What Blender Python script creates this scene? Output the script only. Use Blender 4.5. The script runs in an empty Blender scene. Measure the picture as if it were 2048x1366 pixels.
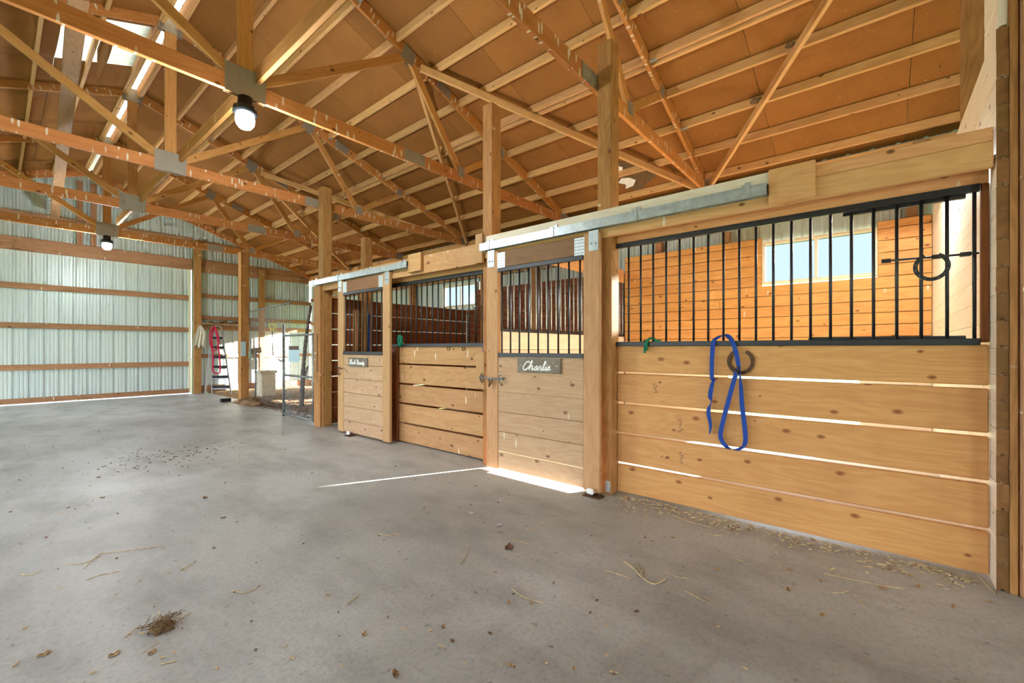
import bpy, bmesh, math, random
from mathutils import Vector, Matrix, Euler, Quaternion
import numpy as np

R = random.Random(7)
scene = bpy.context.scene
col = scene.collection
V = Vector

# ------------------------------------------------------------------ camera
FPX, CXP, CYP, CAMH = 868.0, 1024.0, 696.0, 1.22
YAW = math.atan2(1034, 868)
cam_d = bpy.data.cameras.new('camera')
cam_d.sensor_width = 36.0
cam_d.lens = 36.0 * FPX / 2048.0
cam_d.shift_y = (CYP - 683.0) / 2048.0
cam_d.clip_start = 0.05
cam_d.clip_end = 300
cam = bpy.data.objects.new('camera', cam_d)
cam.location = (0, 0, CAMH)
cam.rotation_euler = (math.pi / 2, 0, -YAW)
col.objects.link(cam)
scene.camera = cam

# ------------------------------------------------------------------ world, sun, exposure
SKY, SUN = 7.4, 100.0
w = bpy.data.worlds.new('world'); scene.world = w; w.use_nodes = True
bg = w.node_tree.nodes['Background']
bg.inputs[0].default_value = (0.83, 0.92, 1.0, 1); bg.inputs[1].default_value = SKY
sd = bpy.data.lights.new('sun', 'SUN'); sd.energy = SUN; sd.angle = math.radians(1.2); sd.color = (1.0, 0.93, 0.84)
so = bpy.data.objects.new('sun', sd); col.objects.link(so)
sun_dir = V((-0.894, 0.447, -math.tan(math.radians(12)))).normalized()      # direction the light travels
so.rotation_euler = (-sun_dir).to_track_quat('Z', 'Y').to_euler()
so.location = (20, -5, 12)
scene.view_settings.view_transform = 'Standard'
scene.view_settings.look = 'None'
scene.view_settings.exposure = 0.2
scene.view_settings.gamma = 1.0
scene.view_settings.use_curve_mapping = False
scene.cycles.use_denoising = True
scene.cycles.max_bounces = 6
scene.cycles.diffuse_bounces = 4
scene.cycles.glossy_bounces = 2
scene.cycles.transmission_bounces = 2
scene.cycles.use_adaptive_sampling = True
scene.cycles.adaptive_threshold = .11
scene.cycles.adaptive_min_samples = 10
scene.cycles.caustics_reflective = False
scene.cycles.caustics_refractive = False
scene.cycles.transparent_max_bounces = 8
scene.cycles.sample_clamp_indirect = 8

# ------------------------------------------------------------------ pixel -> floor
_f = V((math.sin(YAW), math.cos(YAW), 0)); _r = V((math.cos(YAW), -math.sin(YAW), 0))
def ray(u, v): return _f + _r * ((u - CXP) / FPX) + V((0, 0, (CYP - v) / FPX))
def fl(u, v, z=0.0):
    d = ray(u, v); return V((0, 0, CAMH)) + d * ((z - CAMH) / d.z)
def atx(u, v, x):
    d = ray(u, v); return V((0, 0, CAMH)) + d * (x / d.x)

# ------------------------------------------------------------------ materials
def lin(c):
    return tuple(((x / 255) / 12.92 if x / 255 <= .04045 else ((x / 255 + .055) / 1.055) ** 2.4) for x in c) + (1,)
class NT:
    def __init__(s, name):
        s.m = bpy.data.materials.new(name); s.m.use_nodes = True
        s.t = s.m.node_tree; s.b = s.t.nodes['Principled BSDF']; s.out = s.t.nodes['Material Output']
    def n(s, kind, **kw):
        nd = s.t.nodes.new(kind)
        for k, v in kw.items():
            if k.startswith('i_'):
                nd.inputs[k[2:].replace('_', ' ')].default_value = v
            else: setattr(nd, k, v)
        return nd
    def l(s, a, b): s.t.links.new(a, b)
    def math(s, op, a, b=None, c=None, clamp=False):
        nd = s.t.nodes.new('ShaderNodeMath'); nd.operation = op; nd.use_clamp = clamp
        for i, x in enumerate((a, b, c)):
            if x is None: continue
            if isinstance(x, (int, float)): nd.inputs[i].default_value = x
            else: s.l(x, nd.inputs[i])
        return nd.outputs[0]
    def mix(s, fac, a, b, mode='MIX'):
        nd = s.t.nodes.new('ShaderNodeMix'); nd.data_type = 'RGBA'; nd.blend_type = mode
        for i, x in ((0, fac), (6, a), (7, b)):
            if isinstance(x, (int, float, tuple)): nd.inputs[i].default_value = x
            else: s.l(x, nd.inputs[i])
        return nd.outputs[2]
    def vmul(s, v, sc, off=None):
        nd = s.t.nodes.new('ShaderNodeVectorMath'); nd.operation = 'MULTIPLY'
        s.l(v, nd.inputs[0]); nd.inputs[1].default_value = sc
        return nd.outputs[0]
    def noise(s, vec, scale, detail=3, rough=.55, dist=0):
        nd = s.n('ShaderNodeTexNoise'); s.l(vec, nd.inputs['Vector'])
        nd.inputs['Scale'].default_value = scale; nd.inputs['Detail'].default_value = detail
        nd.inputs['Roughness'].default_value = rough; nd.inputs['Distortion'].default_value = dist
        return nd.outputs[0]
    def ramp(s, fac, *st):
        nd = s.n('ShaderNodeValToRGB'); e = nd.color_ramp.elements
        while len(e) < len(st): e.new(.5)
        for i, (p, c) in enumerate(st):
            e[i].position = p; e[i].color = c if isinstance(c, tuple) else (c, c, c, 1)
        s.l(fac, nd.inputs[0]); return nd.outputs[0]
    def step(s, x, a, b):
        nd = s.n('ShaderNodeMapRange'); s.l(x, nd.inputs[0])
        nd.inputs[1].default_value = a; nd.inputs[2].default_value = b
        nd.inputs[3].default_value = 0; nd.inputs[4].default_value = 1; return nd.outputs[0]
    def bump(s, h, st=.2, dist=.01):
        nd = s.n('ShaderNodeBump'); nd.inputs['Strength'].default_value = st; nd.inputs['Distance'].default_value = dist
        s.l(h, nd.inputs['Height']); s.l(nd.outputs[0], s.b.inputs['Normal'])

def wood(name, ca, cb, knots=.5, drops=0.0, rough=.62, contrast=.5, tint=.16, stain=0.0, kc=(96, 50, 22), hue=.012):
    """grain runs along U; every object shifts the pattern by its own random number"""
    s = NT(name)
    uv = s.n('ShaderNodeUVMap').outputs[0]
    oi = s.n('ShaderNodeObjectInfo')
    rnd = oi.outputs['Random']
    cmb = s.n('ShaderNodeCombineXYZ'); s.l(s.math('MULTIPLY', rnd, 173.0), cmb.inputs[0]); s.l(s.math('MULTIPLY', rnd, 91.0), cmb.inputs[1])
    add = s.n('ShaderNodeVectorMath', operation='ADD'); s.l(uv, add.inputs[0]); s.l(cmb.outputs[0], add.inputs[1])
    p = add.outputs[0]
    # cathedral contours
    big = s.noise(s.vmul(p, (1.1, 7, 1)), 1.0, 2, .5, .3)
    ring = s.math('SINE', s.math('MULTIPLY', big, 60.0))
    ring = s.math('MULTIPLY_ADD', ring, .5, .5)
    fine = s.noise(s.vmul(p, (5, 160, 1)), 1.0, 3, .6)
    med = s.noise(s.vmul(p, (1.6, 22, 1)), 1.0, 3, .55)
    g = s.math('ADD', s.math('MULTIPLY', ring, .15), s.math('ADD', s.math('MULTIPLY', fine, .40), s.math('MULTIPLY', med, .45)))
    fac = s.step(g, .5 - contrast * .5, .5 + contrast * .5)
    c = s.mix(fac, lin(cb), lin(ca))
    # board to board change of tone
    hs = s.n('ShaderNodeHueSaturation')
    s.l(c, hs.inputs['Color'])
    s.l(s.math('MULTIPLY_ADD', rnd, 2 * tint, 1 - tint), hs.inputs['Value'])
    r2 = s.math('FRACT', s.math('MULTIPLY', rnd, 37.7))
    s.l(s.math('MULTIPLY_ADD', r2, hue, .5 - hue / 2), hs.inputs['Hue'])
    c = hs.outputs[0]
    if stain:
        st = s.noise(s.vmul(p, (2.2, 1.1, 1)), 1.0, 4, .6)
        c = s.mix(s.math('MULTIPLY', s.step(st, .5, .75), stain), c, lin((70, 45, 28)), 'MIX')
    if knots:
        vo = s.n('ShaderNodeTexVoronoi', voronoi_dimensions='2D', feature='F1'); s.l(s.vmul(p, (3.0, 5.0, 1)), vo.inputs['Vector']); vo.inputs['Scale'].default_value = 1.0
        sp = s.n('ShaderNodeSeparateColor'); s.l(vo.outputs['Color'], sp.inputs[0])
        keep = s.math('LESS_THAN', sp.outputs[0], knots)
        sz = s.math('MULTIPLY_ADD', sp.outputs[1], .06, .03)
        k = s.math('MULTIPLY', keep, s.math('SUBTRACT', 1.0, s.step(s.math('DIVIDE', vo.outputs['Distance'], sz), .7, 1.15)))
        c = s.mix(s.math('MULTIPLY', k, .75), c, lin(kc))
        core = s.math('MULTIPLY', keep, s.math('SUBTRACT', 1.0, s.step(s.math('DIVIDE', vo.outputs['Distance'], sz), .1, .5)))
        c = s.mix(s.math('MULTIPLY', core, .5), c, lin((50, 25, 14)))
    if drops:
        # bird droppings: short pale runs across the board
        vo = s.n('ShaderNodeTexVoronoi', voronoi_dimensions='2D', feature='F1'); s.l(s.vmul(p, (20, 4.6, 1)), vo.inputs['Vector']); vo.inputs['Scale'].default_value = 1.0
        sp = s.n('ShaderNodeSeparateColor'); s.l(vo.outputs['Color'], sp.inputs[0])
        keep = s.math('LESS_THAN', sp.outputs[0], drops)
        dd = s.math('ADD', vo.outputs['Distance'], s.math('MULTIPLY', s.noise(s.vmul(p, (80, 30, 1)), 1.0, 2), .16))
        k = s.math('MULTIPLY', keep, s.math('SUBTRACT', 1.0, s.step(dd, .24, .30)))
        k = s.math('MULTIPLY', k, s.step(s.noise(s.vmul(p, (1.6, .1, 1)), 1.0, 2), .36, .5))
        c = s.mix(s.math('MULTIPLY', k, .8), c, lin((232, 222, 200)))
    s.l(c, s.b.inputs['Base Color'])
    s.b.inputs['Roughness'].default_value = rough
    s.b.inputs['Specular IOR Level'].default_value = .25
    s.bump(s.math('ADD', fine, s.math('MULTIPLY', ring, .15)), .12, .004)
    return s.m

def plain(name, c, rough=.5, metal=0.0, var=.12, scale=30, spec=.4, bump=0.0):
    s = NT(name)
    tc = s.n('ShaderNodeTexCoord').outputs['Object']
    n = s.noise(tc, scale, 4, .6)
    a = lin(c); lo = tuple(x * (1 - var * 2) for x in a[:3]) + (1,); hi = tuple(min(1, x * (1 + var * 2)) for x in a[:3]) + (1,)
    s.l(s.ramp(n, (.25, lo), (.75, hi)), s.b.inputs['Base Color'])
    s.b.inputs['Roughness'].default_value = rough; s.b.inputs['Metallic'].default_value = metal
    s.b.inputs['Specular IOR Level'].default_value = spec
    if bump: s.bump(n, bump, .01)
    return s.m

M = {}
M['panel'] = wood('panel_pine', (222, 170, 110), (196, 136, 78), .8, 0, .55, .6, .035, .14, (140, 80, 38), .004)
M['front2'] = wood('weathered_front_pine', (200, 158, 110), (174, 126, 80), .6, .03, .6, .5, .05, .16)
M['door'] = wood('weathered_door_pine', (200, 168, 134), (178, 142, 108), .7, .02, .65, .5, .04, .06, (112, 72, 48), .006)
M['stile'] = wood('door_stile_pine', (200, 158, 114), (176, 132, 88), .35, 0, .62, .5, .06, .06)
M['brownrail'] = wood('dark_top_rail', (150, 112, 82), (124, 86, 58), .35, .02, .65, .5, .06)
M['truss'] = wood('truss_pine', (208, 144, 82), (178, 108, 54), .3, .6, .6, .55, .12, .08)
M['web'] = wood('web_pine', (212, 158, 92), (182, 120, 62), .4, .02, .6, .55, .14)
M['purlin'] = wood('purlin_pine', (228, 182, 126), (202, 148, 94), .35, .0, .6, .5, .13)
M['post'] = wood('treated_post_pine', (194, 144, 86), (146, 98, 54), .35, .03, .65, .5, .1, .25)
M['header'] = wood('header_pine', (228, 178, 124), (204, 148, 96), .45, .01, .58, .5, .07)
M['girt'] = wood('girt_pine', (180, 138, 100), (146, 104, 70), .35, .05, .65, .55, .12, .1)
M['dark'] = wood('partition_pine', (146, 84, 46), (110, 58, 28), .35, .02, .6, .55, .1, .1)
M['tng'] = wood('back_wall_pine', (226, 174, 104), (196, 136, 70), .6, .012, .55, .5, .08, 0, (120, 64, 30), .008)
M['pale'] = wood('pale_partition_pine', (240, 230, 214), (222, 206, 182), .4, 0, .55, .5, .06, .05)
M['endgrain'] = wood('cut_end_pine', (150, 106, 62), (104, 70, 38), .0, 0, .75, .6, .2, .2)
M['black'] = plain('black_painted_steel', (34, 34, 37), .42, .0, .15, 40, .5)
M['galv'] = plain('galvanised_steel', (176, 186, 190), .38, .55, .12, 18, .5)
M['rust'] = plain('rusty_iron', (92, 66, 46), .6, .5, .25, 60, .4)
M['gpipe'] = plain('grey_pipe', (132, 134, 132), .45, .5, .12, 30)
M['alu'] = plain('brushed_aluminium', (190, 194, 198), .35, .7, .08, 12)
M['tread'] = plain('black_step_tread', (28, 32, 40), .6, 0, .1, 60)
M['blue'] = plain('blue_webbing', (36, 74, 160), .7, 0, .2, 160, .25)
M['green'] = plain('green_twine', (36, 128, 96), .8, 0, .2, 200, .2)
M['red'] = plain('red_webbing', (196, 40, 74), .7, 0, .15, 100, .25)
M['cloth'] = plain('cream_cotton', (222, 216, 198), .95, 0, .08, 40, .1)
M['white'] = plain('white_lettering', (244, 244, 240), .6, 0, .03, 20, .2)
M['sign'] = plain('grey_stained_sign', (128, 118, 104), .65, 0, .16, 22, .25)
M['signlow'] = plain('dark_grey_stained_sign', (118, 110, 100), .65, 0, .16, 22, .25)
M['vinyl'] = plain('white_vinyl', (232, 222, 196), .45, 0, .04, 10, .4)
M['straw'] = plain('dry_straw', (198, 178, 138), .8, 0, .25, 40, .15)
M['leaf'] = plain('dry_leaf', (178, 150, 110), .8, 0, .3, 60, .15)
M['leafdark'] = plain('brown_oak_leaf', (124, 94, 74), .8, 0, .25, 60, .15)
M['chip'] = plain('pale_wood_chip', (206, 180, 142), .8, 0, .2, 60, .15)
M['dirt'] = plain('dry_dirt', (150, 122, 92), .95, 0, .3, 9, .1, .5)
M['nest'] = plain('brown_nest_stuff', (122, 98, 72), .95, 0, .35, 70, .1, .6)
M['paper'] = plain('crumpled_foil', (196, 196, 200), .5, .1, .1, 60)
M['blackplastic'] = plain('black_plastic', (26, 28, 32), .4, 0, .1, 30)
M['yellow'] = plain('yellow_green_plastic', (206, 210, 60), .5, 0, .08, 30)
M['lightblue'] = plain('pale_blue_board', (178, 208, 220), .6, 0, .1, 30)
M['mint'] = plain('mint_board', (160, 204, 190), .6, 0, .1, 30)
M['signbrown'] = plain('brown_board', (96, 74, 60), .6, 0, .15, 30)
M['bark'] = plain('grey_bark', (112, 104, 98), .9, 0, .3, 14, .1, .6)
M['terracotta'] = plain('orange_clay', (206, 134, 84), .8, 0, .15, 12)
M['grass'] = plain('outside_grass', (112, 132, 66), .95, 0, .3, 3, .1, .3)

def fiberboard():
    s = NT('brown_fibreboard')
    tc = s.n('ShaderNodeTexCoord').outputs['Object']
    rnd = s.n('ShaderNodeObjectInfo').outputs['Random']
    a = s.noise(tc, 170, 3, .7); b = s.noise(tc, 1.4, 4, .6)
    c = s.mix(s.step(a, .3, .7), lin((134, 86, 42)), lin((168, 114, 60)))
    c = s.mix(s.math('MULTIPLY', s.step(b, .45, .75), .35), c, lin((112, 68, 34)))
    sp = s.math('GREATER_THAN', s.noise(tc, 60, 1), .77)
    c = s.mix(s.math('MULTIPLY', sp, .5), c, lin((220, 190, 140)))
    hs = s.n('ShaderNodeHueSaturation'); s.l(c, hs.inputs['Color']); s.l(s.math('MULTIPLY_ADD', rnd, .22, .89), hs.inputs['Value'])
    s.l(hs.outputs[0], s.b.inputs['Base Color']); s.b.inputs['Roughness'].default_value = .8; s.b.inputs['Specular IOR Level'].default_value = .15
    s.bump(a, .2, .003); return s.m
M['fibre'] = fiberboard()

def wallmetal(name, c1, c2, rough=.42):
    s = NT(name)
    tc = s.n('ShaderNodeTexCoord').outputs['Object']
    n = s.noise(s.vmul(tc, (1.5, 1.5, .35)), 1.2, 4, .6); f = s.noise(s.vmul(tc, (20, 20, 3)), 1.0, 3)
    c = s.mix(s.step(n, .3, .7), lin(c1), lin(c2))
    c = s.mix(s.math('MULTIPLY', s.step(f, .55, .8), .25), c, lin((120, 128, 118)))
    s.l(c, s.b.inputs['Base Color']); s.b.inputs['Roughness'].default_value = rough; s.b.inputs['Specular IOR Level'].default_value = .5
    s.b.inputs['Metallic'].default_value = .15
    return s.m
M['siding'] = wallmetal('pale_painted_siding', (184, 200, 199), (196, 206, 198))
M['roofmetal'] = wallmetal('roof_metal', (170, 172, 168), (190, 190, 184))
def translucent(name, c):
    s = NT(name); s.t.nodes.remove(s.b)
    t = s.n('ShaderNodeBsdfTranslucent'); d = s.n('ShaderNodeBsdfDiffuse'); mx = s.n('ShaderNodeMixShader')
    tc = s.n('ShaderNodeTexCoord').outputs['Object']
    cc = s.ramp(s.noise(tc, 3, 4), (.3, tuple(x * .75 for x in lin(c)[:3]) + (1,)), (.7, lin(c)))
    s.l(cc, t.inputs[0]); s.l(cc, d.inputs[0]); mx.inputs[0].default_value = .35
    s.l(t.outputs[0], mx.inputs[1]); s.l(d.outputs[0], mx.inputs[2]); s.l(mx.outputs[0], s.out.inputs[0]); return s.m
M['fiberglass'] = translucent('translucent_roof_sheet', (150, 148, 132))
def glass():
    s = NT('window_glass'); s.t.nodes.remove(s.b)
    t = s.n('ShaderNodeBsdfTransparent'); t.inputs[0].default_value = (.33, .36, .375, 1)
    g = s.n('ShaderNodeBsdfGlossy'); g.inputs['Roughness'].default_value = .15
    mx = s.n('ShaderNodeMixShader'); mx.inputs[0].default_value = .025; s.l(t.outputs[0], mx.inputs[1]); s.l(g.outputs[0], mx.inputs[2])
    s.l(mx.outputs[0], s.out.inputs[0]); return s.m
M['glass'] = glass()
def emit(name, c, st):
    s = NT(name); s.b.inputs['Emission Color'].default_value = c; s.b.inputs['Emission Strength'].default_value = st
    s.b.inputs['Base Color'].default_value = (.9, .9, .9, 1); return s.m
M['led'] = emit('led_globe', (.86, .95, 1, 1), 60)
def concrete():
    s = NT('concrete_floor')
    tc = s.n('ShaderNodeTexCoord').outputs['Object']
    a = s.noise(tc, .55, 5, .6, .4); b = s.noise(s.vmul(tc, (1, .45, 1)), 2.6, 5, .65); f = s.noise(tc, 42, 4, .7); g = s.noise(tc, 9, 4, .65, .6)
    c = s.mix(s.step(a, .32, .68), lin((154, 157, 152)), lin((194, 198, 196)))
    c = s.mix(s.math('MULTIPLY', s.step(b, .46, .7), .55), c, lin((124, 123, 117)))
    c = s.mix(s.math('MULTIPLY', s.step(g, .55, .75), .3), c, lin((188, 190, 187)))
    c = s.mix(s.math('MULTIPLY', s.step(f, .48, .72), .42), c, lin((112, 111, 106)))
    st = s.math('GREATER_THAN', s.noise(tc, 16, 2, .5), .71)
    c = s.mix(s.math('MULTIPLY', st, .4), c, lin((84, 76, 66)))
    s.l(c, s.b.inputs['Base Color'])
    s.l(s.math('MULTIPLY_ADD', b, .3, .32), s.b.inputs['Roughness']); s.b.inputs['Specular IOR Level'].default_value = .5
    s.bump(s.math('ADD', f, s.math('MULTIPLY', b, .6)), .25, .006); return s.m
M['concrete'] = concrete()
def bedding():
    s = NT('stall_bedding')
    tc = s.n('ShaderNodeTexCoord').outputs['Object']
    a = s.noise(tc, 1.5, 5, .6); f = s.noise(tc, 60, 3, .7)
    c = s.mix(s.step(a, .3, .7), lin((196, 178, 152)), lin((224, 210, 188)))
    c = s.mix(s.math('MULTIPLY', s.step(f, .5, .8), .4), c, lin((160, 132, 98)))
    s.l(c, s.b.inputs['Base Color']); s.b.inputs['Roughness'].default_value = .95; s.bump(f, .4, .01); return s.m
M['bedding'] = bedding()

# ------------------------------------------------------------------ object helpers
WM = {}
def place(o, parent, m):
    col.objects.link(o)
    WM[o] = m
    if parent is not None:
        o.parent = parent
        o.matrix_basis = WM[parent].inverted() @ m
    else:
        o.matrix_basis = m
    return o
def tag(o, label=None, cat=None, group=None, kind=None):
    if label: o['label'] = label
    if cat: o['category'] = cat
    if group: o['group'] = group
    if kind: o['kind'] = kind
    elif cat: o['kind'] = 'thing'
    return o
def empty(name, loc, label=None, cat=None, group=None, kind=None, parent=None):
    o = bpy.data.objects.new(name, None); o.empty_display_size = .1
    place(o, parent, Matrix.Translation(V(loc)))
    return tag(o, label, cat, group, kind)
def mesh_obj(name, verts, faces, mat, parent=None, loc=(0, 0, 0), smooth=False, uvs=None):
    me = bpy.data.meshes.new(name); me.from_pydata([tuple(v) for v in verts], [], faces)
    if mat is not None: me.materials.append(M[mat] if isinstance(mat, str) else mat)
    if smooth: me.polygons.foreach_set('use_smooth', [True] * len(me.polygons))
    uv = me.uv_layers.new(name='UVMap')
    if uvs is not None:
        uv.data.foreach_set('uv', [c for p in uvs for c in p])
    me.update()
    o = bpy.data.objects.new(name, me)
    return place(o, parent, Matrix.Translation(V(loc)))

BOXC = {}
def boxmesh(name, L, W, T, mat, bev):
    key = (round(L, 4), round(W, 4), round(T, 4), mat, bev, name)
    if key in BOXC: return BOXC[key]
    b = min(bev, .45 * min(L, W, T))
    h = (L / 2, W / 2, T / 2)
    vs = []; idx = {}
    for sx in (-1, 1):
        for sy in (-1, 1):
            for sz in (-1, 1):
                sg = (sx, sy, sz)
                for ax in range(3):
                    p = [sg[i] * (h[i] - (0 if i == ax else b)) for i in range(3)]
                    idx[(sg, ax)] = len(vs); vs.append(p)
    fs = []
    def quad(keys, n):
        f = [idx[k] for k in keys]
        a, bb, c = (V(vs[f[i]]) for i in range(3))
        if (bb - a).cross(c - bb).dot(n) < 0: f = f[::-1]
        fs.append(f)
    for ax in range(3):
        o1, o2 = [i for i in range(3) if i != ax]
        for sg in (-1, 1):
            ks = []
            for s1, s2 in ((-1, -1), (1, -1), (1, 1), (-1, 1)):
                q = [0, 0, 0]; q[ax] = sg; q[o1] = s1; q[o2] = s2; ks.append((tuple(q), ax))
            n = V((0, 0, 0)); n[ax] = sg; quad(ks, n)
    for ax in range(3):                      # edges along ax
        o1, o2 = [i for i in range(3) if i != ax]
        for s1 in (-1, 1):
            for s2 in (-1, 1):
                q0 = [0, 0, 0]; q1 = [0, 0, 0]
                q0[ax] = -1; q1[ax] = 1
                for q in (q0, q1): q[o1] = s1; q[o2] = s2
                n = V((0, 0, 0)); n[o1] = s1; n[o2] = s2
                quad([(tuple(q0), o1), (tuple(q1), o1), (tuple(q1), o2), (tuple(q0), o2)], n)
    for sx in (-1, 1):
        for sy in (-1, 1):
            for sz in (-1, 1):
                sg = (sx, sy, sz); quad([(sg, 0), (sg, 1), (sg, 2)], V(sg))
    uvs = []
    for f in fs:
        a, bb, c = (V(vs[f[i]]) for i in range(3)); n = (bb - a).cross(c - bb)
        ax = max(range(3), key=lambda i: abs(n[i]))
        for i in f:
            p = vs[i]
            if ax == 0: uvs.append((p[2] * .2 + 7, p[1]))
            elif ax == 1: uvs.append((p[0], p[2] + 3.3))
            else: uvs.append((p[0], p[1]))
    me = bpy.data.meshes.new(name); me.from_pydata(vs, [], fs); me.materials.append(M[mat])
    uv = me.uv_layers.new(name='UVMap'); uv.data.foreach_set('uv', [c for p in uvs for c in p]); me.update()
    BOXC[key] = me; return me
ROT = {0: Matrix.Identity(4), 1: Matrix.Rotation(math.pi / 2, 4, 'Z'), 2: Matrix.Rotation(-math.pi / 2, 4, 'Y')}
def box(name, mat, x0, x1, y0, y1, z0, z1, parent=None, bev=.004, axis=None, **kw):
    d = (x1 - x0, y1 - y0, z1 - z0)
    if axis is None: axis = max(range(3), key=lambda i: d[i])
    dims = {0: d, 1: (d[1], d[0], d[2]), 2: (d[2], d[1], d[0])}[axis]
    o = bpy.data.objects.new(name, boxmesh(name, *dims, mat, bev))
    place(o, parent, Matrix.Translation(((x0 + x1) / 2, (y0 + y1) / 2, (z0 + z1) / 2)) @ ROT[axis])
    return tag(o, **kw)
def beam(name, mat, p0, p1, w, h, parent=None, bev=.004, up='Z', ext=0, **kw):
    p0, p1 = V(p0), V(p1); d = (p1 - p0); L = d.length + 2 * ext
    x = d.normalized(); u = V((0, 0, 1)) if up == 'Z' else V(up)
    y = u.cross(x).normalized(); z = x.cross(y)
    m = Matrix((x, y, z)).transposed().to_4x4(); m.translation = (p0 + p1) / 2
    o = bpy.data.objects.new(name, boxmesh(name, L, w, h, mat, bev))
    place(o, parent, m); return tag(o, **kw)
def frames(pts):
    out = []
    for i in range(len(pts)):
        a = pts[max(0, i - 1)]; b = pts[min(len(pts) - 1, i + 1)]; out.append((b - a).normalized())
    return out
def tube_data(pts, r, n=6, cap=True, flat=None):
    """sweep; r number or list; flat=(normal, ratio) squeezes along normal"""
    pts = [V(p) for p in pts]; T = frames(pts); vs = []; fs = []
    ref = V((0, 0, 1)) if abs(T[0].z) < .9 else V((1, 0, 0))
    a = (ref - T[0] * ref.dot(T[0])).normalized()
    for i, p in enumerate(pts):
        a = (a - T[i] * a.dot(T[i])).normalized(); b = T[i].cross(a)
        rr = r[i] if isinstance(r, (list, tuple)) else r
        for k in range(n):
            t = 2 * math.pi * k / n; o = (a * math.cos(t) + b * math.sin(t)) * rr
            if flat: nn, q = flat; o = o - nn * o.dot(nn) * (1 - q)
            vs.append(p + o)
    for i in range(len(pts) - 1):
        for k in range(n):
            k2 = (k + 1) % n; fs.append([i * n + k, i * n + k2, (i + 1) * n + k2, (i + 1) * n + k])
    if cap: fs.append(list(range(n))[::-1]); fs.append([(len(pts) - 1) * n + k for k in range(n)])
    return vs, fs
def tube(name, pts, r, mat, parent=None, n=8, smooth=True, flat=None, **kw):
    pts = [V(p) for p in pts]; c = sum(pts, V((0, 0, 0))) / len(pts)
    vs, fs = tube_data([p - c for p in pts], r, n, True, flat)
    return tag(mesh_obj(name, vs, fs, mat, parent, c, smooth), **kw)
def multi(name, lists, mat, parent=None, loc=(0, 0, 0), smooth=False, **kw):
    vs = []; fs = []
    for v, f in lists:
        o = len(vs); vs += [V(p) - V(loc) for p in v]; fs += [[i + o for i in q] for q in f]
    return tag(mesh_obj(name, vs, fs, mat, parent, loc, smooth), **kw)
def catmull(pts, n=6):
    pts = [V(p) for p in pts]; out = []
    P = [pts[0] * 2 - pts[1]] + pts + [pts[-1] * 2 - pts[-2]]
    for i in range(1, len(P) - 2):
        for k in range(n):
            t = k / n; a, b, c, d = P[i - 1], P[i], P[i + 1], P[i + 2]
            out.append(.5 * ((2 * b) + (c - a) * t + (2 * a - 5 * b + 4 * c - d) * t * t + (3 * b - a - 3 * c + d) * t ** 3))
    out.append(pts[-1]); return out
def ribbon_data(pts, sides, w, th):
    """strap: pts centre line, sides = width direction at each point"""
    T = frames(pts); vs = []; fs = []
    for p, t, s in zip(pts, T, sides):
        s = (s - t * s.dot(t)).normalized(); n = t.cross(s)
        for a, b in ((-1, -1), (1, -1), (1, 1), (-1, 1)): vs.append(p + s * (a * w / 2) + n * (b * th / 2))
    for i in range(len(pts) - 1):
        for k in range(4):
            k2 = (k + 1) % 4; fs.append([i * 4 + k, i * 4 + k2, i * 4 + 4 + k2, i * 4 + 4 + k])
    fs.append([3, 2, 1, 0]); e = (len(pts) - 1) * 4; fs.append([e, e + 1, e + 2, e + 3])
    return vs, fs
def prism(poly, a, b, fn):
    """extrude 2-D polygon between depths a and b; fn(u,v,d)->xyz"""
    n = len(poly); vs = [fn(u, v, a) for u, v in poly] + [fn(u, v, b) for u, v in poly]
    fs = [list(range(n))[::-1], [n + i for i in range(n)]] + [[i, (i + 1) % n, n + (i + 1) % n, n + i] for i in range(n)]
    return vs, fs

# ------------------------------------------------------------------ corrugated sheet
def sheet(name, a0, a1, zb, zt, fn, mat, parent, pitch=.2286, rib=.019, th=.0):
    """ribbed sheet: a runs across the ribs, fn(a, h, z) -> xyz, zt may be a function of a"""
    prof = [(0, 0), (.022, 1), (.05, 1), (.072, 0), (.105, 0), (.112, .22), (.126, .22), (.133, 0), (.165, 0), (.172, .22), (.186, .22), (.193, 0)]
    pts = []
    k0 = math.floor(a0 / pitch) - 1
    while k0 * pitch < a1:
        for p, h in prof:
            a = k0 * pitch + p
            if a0 < a < a1: pts.append((a, h * rib))
        k0 += 1
    pts = [(a0, 0)] + pts + [(a1, 0)]
    ft = zt if callable(zt) else (lambda a: zt)
    fb = zb if callable(zb) else (lambda a: zb)
    vs = []; fs = []
    for a, h in pts: vs += [fn(a, h, fb(a)), fn(a, h, ft(a))]
    for i in range(len(pts) - 1): fs.append([2 * i, 2 * i + 2, 2 * i + 3, 2 * i + 1])
    c = sum((V(v) for v in vs), V((0, 0, 0))) / len(vs)
    return mesh_obj(name, [V(v) - c for v in vs], fs, mat, parent, c)
def split(a, b, step):
    n = max(1, math.ceil((b - a) / step - 1e-6)); return [(a + (b - a) * i / n, a + (b - a) * (i + 1) / n) for i in range(n)]

# =================================================================== SETTING
XR = 1.40                     # ridge
YE = 14.10                    # far wall
XB = 6.60                     # stall-side outer wall
XL = -3.80                    # open left side
def tcz(x): return 5.27 - .345 * abs(x - XR)
TY = [1.84, 4.21, 6.71, 9.03, 11.45]

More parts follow.
